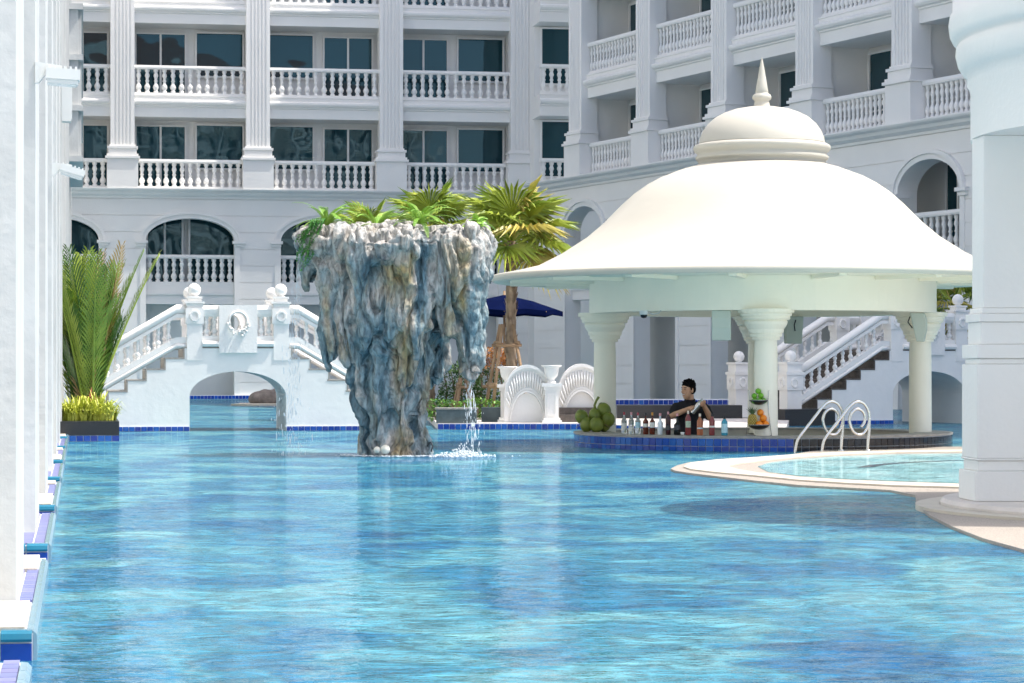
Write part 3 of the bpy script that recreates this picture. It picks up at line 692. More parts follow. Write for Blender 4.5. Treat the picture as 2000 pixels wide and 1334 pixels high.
# ================================================================== ROCK WATERFALL
def rockm():
    m = bpy.data.materials.new('streaked_rock'); m.use_nodes = True; nt = m.node_tree; L = nt.links.new; b = nt.nodes['Principled BSDF']; b.inputs['Roughness'].default_value = .62
    tc = nt.nodes.new('ShaderNodeTexCoord')
    def nz(scale, st, det=6, dist=.5):
        mp = nt.nodes.new('ShaderNodeMapping'); mp.inputs['Scale'].default_value = st; L(tc.outputs['Object'], mp.inputs[0])
        n = nt.nodes.new('ShaderNodeTexNoise'); n.inputs['Scale'].default_value = scale; n.inputs['Detail'].default_value = det; n.inputs['Distortion'].default_value = dist; L(mp.outputs[0], n.inputs['Vector']); return n.outputs[0]
    r = nt.nodes.new('ShaderNodeValToRGB'); e = r.color_ramp.elements
    for i, (p, c) in enumerate([(.28, (.035, .06, .075)), (.37, (.09, .16, .20)), (.46, (.19, .265, .29)), (.55, (.29, .32, .32)), (.65, (.40, .37, .34)), (.76, (.54, .51, .48))]):
        k = e[i] if i < 2 else e.new(p); k.position = p; k.color = (*c, 1)
    L(nz(2.6, (1, 1, .28), 8, 1.2), r.inputs[0])
    r2 = nt.nodes.new('ShaderNodeValToRGB'); r2.color_ramp.elements[0].position = .53; r2.color_ramp.elements[1].position = .70; L(nz(2.1, (1, 1, .35), 5), r2.inputs[0])
    mx = nt.nodes.new('ShaderNodeMix'); mx.data_type = 'RGBA'; L(r2.outputs[0], mx.inputs[0]); L(r.outputs[0], mx.inputs[6]); mx.inputs[7].default_value = (.34, .25, .11, 1)
    # limey pale crust near the top lip
    sx = nt.nodes.new('ShaderNodeSeparateXYZ'); L(tc.outputs['Object'], sx.inputs[0])
    ad = nt.nodes.new('ShaderNodeMath'); ad.operation = 'MULTIPLY_ADD'; ad.inputs[1].default_value = 1.3; L(nz(3, (1, 1, .5), 5), ad.inputs[0]); L(sx.outputs[2], ad.inputs[2])
    mr = nt.nodes.new('ShaderNodeMapRange'); mr.inputs[1].default_value = 2.9; mr.inputs[2].default_value = 3.35; L(ad.outputs[0], mr.inputs[0])
    m2 = nt.nodes.new('ShaderNodeMix'); m2.data_type = 'RGBA'; L(mr.outputs[0], m2.inputs[0]); L(mx.outputs[2], m2.inputs[6]); m2.inputs[7].default_value = (.44, .42, .39, 1)
    sp = nt.nodes.new('ShaderNodeMapRange'); sp.inputs[1].default_value = .32; sp.inputs[2].default_value = .68; sp.inputs[3].default_value = .45; sp.inputs[4].default_value = 1.45; L(nz(22, (1, 1, .35), 8), sp.inputs[0])
    mu = nt.nodes.new('ShaderNodeVectorMath'); mu.operation = 'SCALE'; L(m2.outputs[2], mu.inputs[0]); L(sp.outputs[0], mu.inputs['Scale']); L(mu.outputs[0], b.inputs['Base Color'])
    bp = nt.nodes.new('ShaderNodeBump'); bp.inputs['Strength'].default_value = 1; bp.inputs['Distance'].default_value = .045; L(nz(17, (1, 1, .4), 10), bp.inputs['Height']); L(bp.outputs[0], b.inputs['Normal'])
    return m
ROCK = rockm(); RY = 30.45; rk0 = P(770, HZ, RY); rs = RY / F
rock = thing('rock_waterfall', 'tall overhanging blue grey and ochre rock waterfall standing in the pool', 'rock', (rk0.x, RY, 0))
def rx(px): return (px - 770) * rs
def rz(py): return CH - (py - HZ) * rs
m = MB()
# trunk: from narrow foot to broad head
m.tube([(rx(770), 0, -.5), (rx(768), 0, .05), (rx(765), 0, .4), (rx(775), 0, .8), (rx(780), 0, 1.2), (rx(780), 0, 1.7), (rx(772), 0, 2.2), (rx(768), 0, 2.5), (rx(765), 0, 2.62)], [.44, .42, .37, .37, .41, .52, .70, .82, .74], 24)
rr = random.Random(11)
def drip(x0, y0, zt, r0, x1, y1, zb, r1):
    pts = []; rad = []
    for i in range(9):
        t = i / 8; w = math.sin(t * 5 + x0 * 9) * .03
        pts.append((x0 + (x1 - x0) * t + w, y0 + (y1 - y0) * t, zt + (zb - zt) * t)); rad.append((r0 + (r1 - r0) * t) * (1 + .16 * math.sin(t * 9 + y0 * 7 + x0 * 3)))
    pts = [(pts[0][0], pts[0][1], zt + r0 * .6)] + pts + [(pts[-1][0], pts[-1][1], zb - r1 * .8)]; rad = [r0 * .5] + rad + [r1 * .35]
    m.tube(pts, rad, 12)
D = [ # px top, depth top, top row, r, px bottom, depth bottom, bottom row, r     (front is negative depth)
 (615, -.15, 468, .26, 600, -.2, 560, .10), (640, -.35, 470, .26, 648, -.3, 715, .10), (672, -.5, 470, .24, 690, -.35, 700, .11), (650, .2, 465, .32, 655, .1, 640, .12),
 (715, -.62, 478, .22, 722, -.45, 680, .16), (765, -.72, 478, .24, 760, -.45, 700, .14), (800, -.72, 470, .22, 812, -.62, 690, .10), (822, -.66, 480, .20, 815, -.60, 640, .17),
 (865, -.62, 470, .24, 880, -.45, 655, .13), (905, -.45, 468, .26, 920, -.38, 728, .13), (930, -.2, 470, .22, 930, -.2, 700, .12), (925, .2, 465, .30, 915, .15, 640, .14),
 (745, -.45, 640, .19, 742, -.30, 860, .11), (790, -.45, 640, .20, 795, -.30, 870, .12), (835, -.3, 620, .20, 822, -.2, 780, .10), (712, -.28, 640, .18, 725, -.24, 875, .10), (820, -.2, 780, .13, 828, -.1, 885, .09),
 (770, .6, 470, .4, 775, .35, 760, .2), (850, .55, 470, .36, 840, .35, 740, .16), (690, .5, 470, .36, 705, .3, 740, .16), (722, -.2, 845, .10, 716, -.2, 890, .11)]
for a, b, c, d, e, f, g_, h in D: drip(rx(a), b, rz(c), d, rx(e), f, rz(g_), h)
for px, yy, py, r_ in ((598, -.2, 470, .17), (640, -.25, 458, .2), (735, -.4, 458, .22), (775, -.5, 448, .2), (800, -.1, 445, .25), (880, -.3, 455, .24), (920, -.2, 450, .22), (690, -.2, 462, .2), (600, .1, 475, .18)):
    m.ball((rx(px), yy, rz(py) - r_ * .35), (r_, r_, r_ * .7))
def rdisp(c):
    q = Vector((c.x, c.y, c.z * .34))
    w = Vector((noise.noise(c * 3.1), noise.noise(c * 3.1 + Vector((9, 0, 0))), 0)) * .07
    q2 = Vector((c.x, c.y, c.z * .20)) + w; cr = min(1, abs(noise.noise(q2 * 3.6 + Vector((7, 2, 5)))) * 6.0)          # sharp vertical clefts
    vd = noise.voronoi(Vector((c.x, c.y, c.z * .26)) * 5.0 + w * 5)[0]; ck = min(1, (vd[1] - vd[0]) * 4.5)              # draped folds
    led = 1 - abs(noise.noise(Vector((c.x * 1.2, c.y * 1.2, c.z * 2.2)) * 2.6 + w * 6)) * 2                              # a few ledges
    return .075 * noise.noise(q * 2.3) - .085 * (1 - cr) - .055 * (1 - ck) + .02 * led + .009 * noise.noise(Vector((c.x, c.y, c.z * .4)) * 13 + w * 20) + .009 * noise.noise(c * 33)
rbody = voxel(m, 'rock_face', ROCK, .014, 1, rock, rdisp)
for i, (px, py, r_) in enumerate(((741, 876, .04), (757, 875, .055))):
    l = MB().lathe([(r_ * .9, 0), (r_, .02), (r_, .05), (r_ * .6, .075), (.001, .08)], 16, M=Matrix.Translation((rx(px), -.50, rz(py))) @ Matrix.Rotation(R(90), 4, 'X')).build('pool_lamp', pm('frosted_lamp', (.75, .72, .62), .4, .03), rock)
MB().tube([(rx(836), -.36, .12), (rx(843), -.42, .17), (rx(848), -.44, .12), (rx(844), -.46, .06)], .008, 6).build('hook', GRAN, rock)

WHITEW = pm('white_spray', (.85, .90, .93), .25, .03)
def droplets(name, label, n, fn_, r0, r1):
    mb = MB(); r2 = random.Random(5)
    for i in range(n):
        p, st = fn_(r2); r_ = r0 + (r1 - r0) * r2.random() ** 3
        mb.ball(p, (r_, r_, r_ * st), 5, 3)
    o = mb.build(name, WHITEW); stuff(o); o['label'] = label; o['category'] = 'water'; return o
def fall_right(r):
    t = r.random(); z = rz(745) * (1 - t); return Vector((rk0.x + rx(918) + r.gauss(0, .025 + .05 * t) + .04 * t, RY - .35 + r.gauss(0, .05), max(z, .0))), 2 + 12 * r.random()
def fall_left(r):
    t = r.random() ** .8; z = rz(470) * (1 - t); sp = r.random()
    return Vector((rk0.x + rx(598) - .12 * math.sqrt(t) * (1 + sp) + .10 * t * r.gauss(0, 1), RY - .2 + r.gauss(0, .08), z)), 2 + 9 * r.random()
droplets('falling_water', 'water trickling from the right hanging lobe of the rock', 190, fall_right, .002, .006)
droplets('water_spray', 'spray of drops falling off the left lip of the rock', 800, fall_left, .0015, .006)
def foam(r):
    if r.random() < .45:
        a = r.uniform(math.pi, 2 * math.pi); q = .50 + abs(r.gauss(0, .07)); return Vector((rk0.x + q * math.cos(a) * 1.0, RY + q * math.sin(a) * .9 - .02, .004 + .01 * r.random())), .5
    d = abs(r.gauss(0, .17)); a = r.uniform(0, 6.28); return Vector((rk0.x + rx(905) + d * math.cos(a) * 1.3, RY - .35 + d * math.sin(a), abs(r.gauss(0, .05)) * max(.1, 1 - d * 3))), .8
droplets('splash_foam', 'white splash foam around the foot of the rock', 1500, foam, .004, .016)

# ================================================================== PLANTS
def frond(mb, base, dirv, length, droop, nl, ll, lw, rng, lift=.9, start=.15, vee=.5):
    dirv = Vector(dirv).normalized(); p = Vector(base); pts = [p.copy()]; d = dirv.copy(); n = 14
    for i in range(n):
        d = (d + Vector((0, 0, -droop / n))).normalized(); p = p + d * length / n; pts.append(p.copy())
    mb.tube(pts, [lw * .5 * (1 - .75 * i / n) for i in range(n + 1)], 4)
    for i in range(nl):
        t = start + (1 - start) * i / nl; k = min(int(t * n), n - 1); q = pts[k].lerp(pts[k + 1], t * n - k); tg = (pts[k + 1] - pts[k]).normalized()
        sd = tg.cross(Vector((0, 0, 1))); sd = sd.normalized() if sd.length > .05 else Vector((1, 0, 0)); up = sd.cross(tg)
        L_ = ll * (math.sin(math.pi * (.12 + .83 * t)) ** .7) * rng.uniform(.85, 1.1)
        for s in (-1, 1):
            v = (tg * lift + sd * s * (1 - vee * .3) + up * vee).normalized(); a = q; b = q + v * L_ * .5; c = q + v * L_ + Vector((0, 0, -L_ * .22)); w = tg * lw * .5
            mb.add([a - w * .5, a + w * .5, b + w, c, b - w], [(0, 1, 2, 4), (4, 2, 3)])
def plant_thing(name, label, cat, loc, group=None): return thing(name, label, cat, loc, 0, group)
# feathery palm clump in the planter
ar = plant_thing('areca_palm', 'tall feathery palm clump with browning fronds in the black planter', 'palm', P(172, HZ, 38.4) - Vector((0, 0, CH - .286)))
r1 = random.Random(21)
for i in range(66):
    a = r1.uniform(0, 6.28); sp = r1.uniform(.02, .27); Lg = r1.uniform(1.4, 2.85) * (1 - .25 * sp)
    if i < 2: a = R(10 + 8 * i); sp = .28 + .05 * i; Lg = 2.7
    mb = MB(); frond(mb, (r1.gauss(0, .09), r1.gauss(0, .12), 0), (math.cos(a) * sp, math.sin(a) * sp, 1), Lg, .25 + .5 * sp, 30, .60, .052, r1, 2.0, .10, .35)
    mb.build('frond', LF_AR2 if i % 7 == 5 else (LF_AR, LF_AR3, LF_AR4)[i % 3], ar)
def grassy(name, label, loc, n, h, spread, mt, w=.02, group=None, cat='plant', lean=.8):
    t = plant_thing(name, label, cat, loc, group); mb = MB(); r_ = random.Random(hash(label) % 1000 if False else len(label) * 7)
    for i in range(n):
        a = r_.uniform(0, 6.28); q = spread[0] * r_.random() ** .5; b = Vector((q * math.cos(a), q * math.sin(a) * spread[1], 0)); l = h * r_.uniform(.45, 1.15) * (1.15 - .6 * q / spread[0]); a += r_.gauss(0, .7); o_ = Vector((math.cos(a), math.sin(a), 0)) * r_.uniform(.1, lean) * l
        sd = Vector((-math.sin(a), math.cos(a), 0)) * w; pr_ = None; ww = (.6, 1, .9, .5, 0)
        pts = [b + o_ * (t * t * 1.2) + Vector((0, 0, l * (t * 1.35 - .75 * t * t * r_.uniform(.5, 1.3)))) for t in (0, .3, .55, .8, 1)]
        mb.add([p + sd * k * e for p, k in zip(pts, ww) for e in (-1, 1)], [(2 * j, 2 * j + 1, 2 * j + 3, 2 * j + 2) for j in range(4)])
    mb.build('leaves', mt, t); return t
for i, (px, Yp, lb) in enumerate(((150, 37.0, 'yellow green grassy plant at the pillar end of the black planter'), (192, 37.1, 'yellow green grassy plant at the water corner of the black planter'))):
    p = P(px, HZ, Yp); grassy('grass_plant', lb, (p.x, p.y, .287), 420, .46, (.26, 1.2), LF_Y, .017, 'yellow green plants in the planter', lean=.7)
p = P(172, HZ, 37.5); grassy('cordyline', 'red leaved plant at the foot of the feathery palm', (p.x, p.y, .287), 40, .55, (.12, 1), LF_RED, .03, lean=.6)

def fan_leaf(mb, base, d, pet, rad, rng, arc=128, n=32, droop=.22):
    """petiole then a pleated fan of pointed blades"""
    d = Vector(d).normalized(); h = Vector(base) + d * pet; mid = Vector(base) + d * pet * .5 + Vector((0, 0, pet * .06)); mb.tube([base, mid, h], [.022, .016, .012], 5)
    d2 = (d + Vector((0, 0, -.25))).normalized(); sd = d2.cross(Vector((0, 0, 1))); sd = sd.normalized() if sd.length > .1 else Vector((1, 0, 0)); nrm = sd.cross(d2)
    for i in range(n):
        a = R(-arc + 2 * arc * (i + .5) / n); v = (d2 * math.cos(a) + sd * math.sin(a)); L_ = rad * (.72 + .28 * math.cos(a * .6)) * rng.uniform(.9, 1.06); w = v.cross(nrm).normalized() * (rad * math.sin(R(arc / n)) * .46)
        fold = nrm * (.03 if i % 2 else -.03) * rad
        a1 = h + v * L_ * .55 + fold; tip = h + v * L_ + Vector((0, 0, -droop * L_ * rng.uniform(.5, 1.4))); 
        mb.add([h, a1 + w - fold, a1 + fold, tip, a1 - w - fold], [(0, 1, 2), (0, 2, 4), (1, 3, 2), (2, 3, 4)])
def fan_palm(label, loc, trunk_h, n, rad, pet, seed, tr=.10, dead=3):
    t = plant_thing('fan_palm', label, 'palm', loc); r_ = random.Random(seed)
    mb = MB(); seg = 24
    if trunk_h > .3:
        pr = [(tr * (1.25 - .35 * min(1, i / 6)) * (1 + .09 * (i % 2)), trunk_h * i / seg) for i in range(seg + 1)]
        mb.lathe(pr, 12)
        for i in range(90):
            z = trunk_h * r_.random(); a = r_.uniform(0, 6.28); v = Vector((math.cos(a), math.sin(a), 0)); s_ = Vector((-v.y, v.x, 0)) * .035
            b = v * tr * .9 + Vector((0, 0, z)); mb.add([b - s_, b + s_, b + v * .05 + Vector((0, 0, .11)) + s_ * .4, b + v * .05 + Vector((0, 0, .11)) - s_ * .4], [(0, 1, 2, 3)])
        mb.build('trunk', BARK, t)
    for i in range(n):
        a = i * 2.39996; el = R(72 - 105 * (i / n) ** 1.1); d = Vector((math.cos(a) * math.cos(el), math.sin(a) * math.cos(el), math.sin(el)))
        mb = MB(); fan_leaf(mb, (0, 0, trunk_h - .05 + .02 * r_.random()), d, pet * r_.uniform(.85, 1.1), rad * r_.uniform(.85, 1.1), r_)
        mb.build('leaf', LF_FAN2 if i >= n - dead or r_.random() < .12 else LF_FAN, t)
    return t
pp = P(998, HZ, 47.5); palm = fan_palm('tall fan palm with shaggy trunk propped by timber poles', (pp.x, pp.y, .107), 3.30, 19, .95, .60, 3)
p = P(838, HZ, 49.5); fan_palm('shorter yellowing fan palm rising behind the rock top', (p.x, p.y, .107), 3.62, 16, .72, .5, 8, .1, 7)
p = P(720, HZ, 51.5); fan_palm('small fan palm behind the left part of the rock top', (p.x, p.y, .107), 3.60, 13, .55, .45, 9, .1, 2)
p = P(1862, HZ, 60); fan_palm('dark fan palm behind the shaded stair bridge', (p.x, p.y, .0), 2.5, 12, .8, .6, 12, .1, 1)
# timber props
def props(label, c, h, r_, group):
    t = thing('palm_prop', label, 'timber prop', c, 0, group)
    for i in range(4):
        a = R(45 + 90 * i + 12); MB().tube([(r_ * math.cos(a) * 1.5, r_ * math.sin(a) * 1.5, 0), (r_ * .42 * math.cos(a), r_ * .42 * math.sin(a), h)], .032, 8).build('pole', POLE, t)
    for z, k in ((h * .78, .74), (h * .34, 1.2)):
        for i in range(4):
            a, b = R(57 + 90 * i), R(147 + 90 * i); u = Vector((math.cos(a), math.sin(a), 0)) * r_ * k; v = Vector((math.cos(b), math.sin(b), 0)) * r_ * k; e = (v - u) * .18
            MB().tube([u - e + Vector((0, 0, z + .05 * (i % 2))), v + e + Vector((0, 0, z + .05 * (i % 2)))], .03, 8).build('crossbar', POLE, t)
props('timber pole frame propping the tall fan palm', (pp.x - .08, pp.y - .1, .107), 1.75, .34, 'timber palm props')
p = P(905, HZ, 48.5); props('short timber pole frame in the hedge behind the rock', (p.x, p.y, .107), .75, .18, 'timber palm props')
def hedge(name, label, c, size, n, mt, mt2=None, leaf=.05, seed=1):
    t = plant_thing(name, label, 'shrub', c); r_ = random.Random(seed); A, B = MB(), MB()
    for i in range(n):
        u = Vector((r_.uniform(-1, 1), r_.uniform(-1, 1), r_.uniform(0, 1))); 
        p = Vector((u.x * size[0], u.y * size[1], u.z * size[2])); bulge = 1 + .18 * noise.noise(p * 3.0); p *= bulge
        if abs(u.x) < .75 and abs(u.y) < .6 and u.z < .8 and r_.random() < .6: continue
        M = Matrix.Rotation(r_.uniform(0, 6.28), 3, 'Z') @ Matrix.Rotation(r_.uniform(-1, 1), 3, 'X'); l = leaf * r_.uniform(.7, 1.3)
        q = [M @ Vector(k) + p for k in ((-l * .4, 0, 0), (0, -l * .1, l * .15), (l * .4, 0, 0), (0, l, 0))]
        (B if mt2 and u.z > .70 + .25 * noise.noise(p * 4) else A).add([q[0], q[1], q[2], q[3]], [(0, 1, 3), (1, 2, 3)])
    A.build('leaves', mt, t)
    if mt2: B.build('young_leaves', mt2, t)
    s = MB()
    for i in range(5): x = size[0] * (-.7 + .35 * i); s.tube([(x, 0, 0), (x + .05, .03, size[2] * .5), (x - .04, 0, size[2] * .9)], [.025, .018, .008], 5)
    s.build('stems', BARK, t); return t
p = P(962, HZ, 48.9); hedge('red_tip_shrub', 'tall shrub with orange red leaf tips behind the timber props', (p.x, p.y, .107), (.36, .3, 1.32), 2600, LF_HEDGE, LF_ORANGE, .06, 3)
p = P(898, HZ, 49.5); hedge('green_hedge', 'dark green hedge behind the rock waterfall', (p.x, p.y, .107), (.42, .3, 1.05), 2600, LF_HEDGE, None, .06, 4)
p = P(960, HZ, 46.9); hedge('low_shrub', 'low bright green shrub beside the slate stone block', (p.x, p.y, .107), (.42, .22, .36), 1100, LF_LOW, None, .05, 5)
p = P(880, HZ, 46.6); hedge('low_shrub', 'low green shrub behind the dark spill wall', (p.x, p.y, .107), (.38, .2, .36), 900, LF_LOW, None, .05, 6)
# ferns on the rock
def fern(label, px, py, yy, n, L_, seed, drop=1.3):
    t = plant_thing('fern', label, 'fern', (rk0.x + rx(px), RY + yy, rz(py)), 'ferns on top of the rock'); r_ = random.Random(seed)
    for i in range(n):
        a = r_.uniform(0, 6.28); el = r_.uniform(.3, 2.6); mb = MB()
        frond(mb, (r_.gauss(0, .02), r_.gauss(0, .02), -.08), (math.cos(a), math.sin(a), el), L_ * r_.uniform(.7, 1.1), drop, 24, .042, .013, r_, .25, .05, .1); mb.build('frond', LF_FERN, t)
fern('bright fern on the left lip of the rock above the trailing plant', 640, 428, -.2, 30, .52, 1, 1.7)
fern('large bright fern on the rock beside the pale peak', 822, 428, -.4, 30, .52, 2, 1.7)
fern('bright fern on the rock in front of the small fan palm', 738, 432, -.2, 20, .44, 3, 1.7)
fern('small fern at the right edge of the rock top', 930, 432, -.3, 16, .26, 4, 1.7)
tr = plant_thing('trailing_plant', 'dense green plant trailing down the left face of the rock', 'plant', (rk0.x + rx(628), RY - .50, rz(440))); r_ = random.Random(9); mb = MB()
for i in range(26):
    x = r_.gauss(0, .055); Ln = r_.uniform(.2, .62) * (1 - abs(x) * 3.0); y = -.10 + r_.gauss(0, .04); pts = [Vector((x, .1, .06)), Vector((x, y, .02))] + [Vector((x + r_.gauss(0, .012) - .03 * k, y - .01, -Ln * k / 6)) for k in range(1, 7)]
    mb.tube(pts, .003, 3)
    for k in range(46):
        t = r_.random() * (len(pts) - 2) + 1; j = min(int(t), len(pts) - 2); q = pts[j].lerp(pts[j + 1], t - j); v = Vector((r_.gauss(0, 1), r_.gauss(-.4, 1), r_.gauss(-.3, .6))).normalized() * .032; w = v.cross(Vector((.3, .2, 1))).normalized() * .010
        mb.add([q, q + v * .5 + w, q + v, q + v * .5 - w], [(0, 1, 2, 3)])
mb.build('leaves', LF_TRAIL, tr)

# ================================================================== PARASOL
up = P(985, HZ, 51.5)
um = thing('parasol', 'navy blue parasol open behind the fan palm trunk', 'parasol', (up.x, up.y, .107))
MB().tube([(0, 0, 0), (0, 0, 2.5)], .025, 10).build('pole', POLE, um)
mb = MB(); n = 8; top = Vector((0, 0, 2.42)); ring = []
for i in range(n):
    for s, rr_, z in ((0, 1.18, 2.08), (.5, 1.06, 2.12)):
        a = 2 * math.pi * (i + s) / n; ring.append(Vector((rr_ * math.cos(a), rr_ * math.sin(a), z)))
mid = [top.lerp(q, .5) + Vector((0, 0, .035)) for q in ring]; k = len(ring)
mb.add([top] + mid + ring, [(0, 1 + i, 1 + (i + 1) % k) for i in range(k)] + [(1 + i, 1 + k + i, 1 + k + (i + 1) % k, 1 + (i + 1) % k) for i in range(k)])
mb.add([q for q in ring] + [q + Vector((0, 0, -.10)) for q in ring], [(i, (i + 1) % k, k + (i + 1) % k, k + i) for i in range(k)])
mb.build('canopy', NAVY, um)
for i in range(n): q = ring[2 * i]; MB().tube([(0, 0, 2.36), q + Vector((0, 0, -.02))], .01, 5).build('rib', POLE, um)

# ================================================================== SCROLLED WHITE RAILING (small humped footbridge)
orn = P(1033, HZ, 44.3)
def hump(label, cx, Yd, W, H):
    t = thing('scrolled_railing', label, 'railing', (cx, Yd, .107), TH * .3, 'humped white railings')
    def topz(x): return .48 * H + .52 * H * math.sqrt(max(0, 1 - (x / W) ** 2))
    xs_ = [-W + 2 * W * i / 28 for i in range(29)]
    arch = [(W * .72 * math.cos(a), .52 * H * math.sin(a)) for a in [math.pi * i / 20 for i in range(21)]]
    poly = [(x, topz(x) - .05) for x in xs_] + [(W, 0)] + arch + [(-W, 0)]
    MB().front(poly, 0, .10).build('panel', WHITE, t, True)
    MB().front([(x, topz(x)) for x in xs_] + [(x, topz(x) - .06) for x in reversed(xs_)], -.05, .15).build('top_rail', WHITE, t, True)
    for k, (e0, e1, yy) in enumerate(((1.0, 1.06, -.035), (1.10, 1.14, -.02))):
        MB().front([(x * e1, z * e1) for x, z in arch] + [(x * e0, z * e0) for x, z in reversed(arch)], yy, -.001).build('arch_moulding', WHITE, t, True)
    MB().front([(W * .72 * .98 * math.cos(a), .52 * H * .98 * math.sin(a)) for a in [math.pi * i / 20 for i in range(21)]], .05, .09).build('arch_infill', WHITE, t, True)
    n = 25
    for i in range(n):                                                   # radiating leaf ribs
        a = math.pi * (i + .5) / n; p0 = Vector((W * .72 * 1.17 * math.cos(a), -.012, .52 * H * 1.17 * math.sin(a))); zt = topz(p0.x * 1.15) - .12
        if p0.z < .12: continue
        p1 = Vector((p0.x * 1.2, -.012, max(p0.z + .06, min(zt, p0.z * 1.62))))
        if abs(p1.x) > W - .03: continue
        MB().tube([p0, p0.lerp(p1, .5) + Vector((0, -.014, 0)), p1], [.010, .022, .014], 6).build('leaf_rib', WHITE, t)
    return t
o1 = P(1030, HZ, 44.3); hump('humped white railing with fan relief beside the slate stone block', o1.x, 44.3, .40, 1.0)
o2 = P(1136, HZ, 45.0); hump('humped white railing with fan relief over the dark steps', o2.x, 45.0, .42, 1.02)
def urn_post(label, px, Yd, h):
    p = P(px, HZ, Yd); t = thing('urn_post', label, 'post', (p.x, Yd, .107), TH * .3, 'white posts with urns'); b = MB()
    for e, z0, z1 in ((.17, 0, .04), (.145, .0405, .08), (.115, .0805, h - .12), (.14, h - .1195, h - .06), (.175, h - .0595, h)): b.box(-e, e, -e, e, z0, z1)
    b.build('pedestal', WHITE, t)
    f = MB(); 
    for z0, z1, x0, x1 in ((.12, .15, -.08, .08), (h - .2, h - .17, -.08, .08), (.1505, h - .2005, -.08, -.055), (.1505, h - .2005, .055, .08)): f.box(x0, x1, -.135, -.1155, z0, z1)
    f.build('panel_frame', WHITE, t)
    MB().lathe([(.08, h + .001), (.08, h + .02), (.05, h + .05), (.06, h + .07), (.11, h + .13), (.13, h + .24), (.135, h + .27), (.175, h + .285), (.175, h + .31), (.12, h + .31), (.11, h + .2), (.01, h + .2)], 20).build('urn', WHITE, t)
urn_post('white panelled post with urn between the two humped railings', 1077, 44.2, .68)
urn_post('white post with urn beside the timber props', 991, 44.7, .66)
st = thing('dark_steps', 'dark stone steps under the humped railing beside the coconuts', 'steps', (P(1093, HZ, 44.5).x, 44.6, .107))
for i in range(3): MB().box(0, .78, .32 * i, .32 * i + .6, .0 + .125 * i, .123 + .125 * i).build('step', STEP if i < 2 else STEPG, st)

# ================================================================== BAR THINGS
def ring_pt(px, r_):
    lo, hi = -1.5, 1.5
    for _ in range(40):
        md_ = (lo + hi) / 2; X, Y = BC.x + r_ * math.sin(md_), BC.y - r_ * math.cos(md_)
        if 1000 + F * X / Y < px: lo = md_
        else: hi = md_
    return Vector((BC.x + r_ * math.sin(lo), BC.y - r_ * math.cos(lo), .1905))
def glass_col(n, c, tr=.9, rough=.04): return pm(n, c, rough, .02, 3, trans=tr)
CLEAR = glass_col('clear_glass', (.90, .94, .95)); AMB = glass_col('amber_glass', (.16, .03, .012), .35); DRED = glass_col('dark_red_liquor', (.05, .012, .02), .2); BLK = glass_col('black_green_glass', (.008, .012, .012), .1)
ROSE = glass_col('rose_liquor', (.32, .06, .06), .35); APER = glass_col('orange_liquor', (.62, .22, .10), .45); BLU = glass_col('blue_gin_glass', (.08, .50, .68), .45); FRW = pm('frosted_white_glass', (.72, .78, .82), .25, .03)
LBW = pm('white_label', (.75, .74, .68), .6, .08, 40); LBD = pm('dark_label', (.05, .05, .06), .5, .3, 40); LBG = pm('green_cream_label', (.45, .55, .40), .6, .2, 40); LBP = pm('pale_blue_label', (.45, .68, .75), .6, .15, 40)
CAPR = pm('red_cap', (.35, .03, .05), .4, .05); CAPW = pm('cream_cap', (.72, .62, .50), .4, .05); CAPB = pm('black_cap', (.015, .015, .018), .3, .05); CAPG = pm('gold_cap', (.65, .30, .04), .35, .1); CAPPK = pm('pink_cap', (.62, .30, .32), .4, .05)
def bottle(label, px, h, r_, gm, cm, lm, l0, l1, shoulder=.62, neck=.30, rin=2.30):
    p = ring_pt(px, rin); t = thing('bottle', label, 'bottle', p, 0, 'bottles on the bar counter')
    pr = [(.001, 0), (r_ * .9, .001), (r_, .01), (r_, h * shoulder * .96), (r_ * .93, h * shoulder * 1.03), (r_ * .62, h * shoulder * 1.13), (r_ * neck * 1.1, h * shoulder * 1.24), (r_ * neck, h * .90), (r_ * neck * 1.12, h * .905), (r_ * neck * 1.12, h * .93), (.001, h * .93)]
    MB().lathe(pr, 16).build('glass_body', gm, t)
    MB().lathe([(r_ * neck * 1.2, h * .87), (r_ * neck * 1.22, h), (.001, h * 1.002)], 12).build('cap', cm, t)
    MB().lathe([(r_ * 1.02, h * l0), (r_ * 1.02, h * l1)], 12, a0=R(-155), a1=R(-25)).build('paper_label', lm, t)
    return t
bottle('clear bottle with white label and red cap, next after the coconuts', 1219, .28, .037, CLEAR, CAPR, LBW, .18, .5)
bottle('clear bottle with pale pink cap, second from the coconuts', 1233, .282, .037, CLEAR, CAPPK, LBW, .12, .34)
bottle('clear bottle with dark red cap and grey label', 1246, .278, .037, CLEAR, CAPR, LBP, .3, .56)
bottle('amber brown bottle with black cap and small pale label', 1261, .276, .037, AMB, CAPB, LBW, .34, .5, .6)
bottle('dark amber bottle with gold orange cap and cream label', 1274, .282, .036, AMB, CAPG, LBW, .32, .55, .58)
bottle('frosted white bottle with waisted body', 1289.5, .275, .036, FRW, CAPPK, FRW, .2, .4, .55, .36)
bottle('dark purple red bottle with pink cap', 1305, .295, .034, DRED, CAPPK, LBD, .22, .42, .72)
bottle('round shouldered black bottle with pink cap', 1322.6, .275, .042, BLK, CAPPK, LBD, .25, .45, .48, .28)
bottle('tall ruby bottle with green and cream label', 1344, .31, .036, ROSE, CAPW, LBG, .32, .58, .70)
bottle('orange amber bottle with cream cap', 1367, .275, .039, APER, CAPW, LBP, .3, .36, .66)
bottle('rose red bottle with dark green cap', 1390.5, .28, .036, ROSE, CAPB, LBW, .36, .44, .68)
bottle('light blue gin bottle with black cap', 1415, .24, .041, BLU, CAPB, LBP, .15, .62, .70, .34)
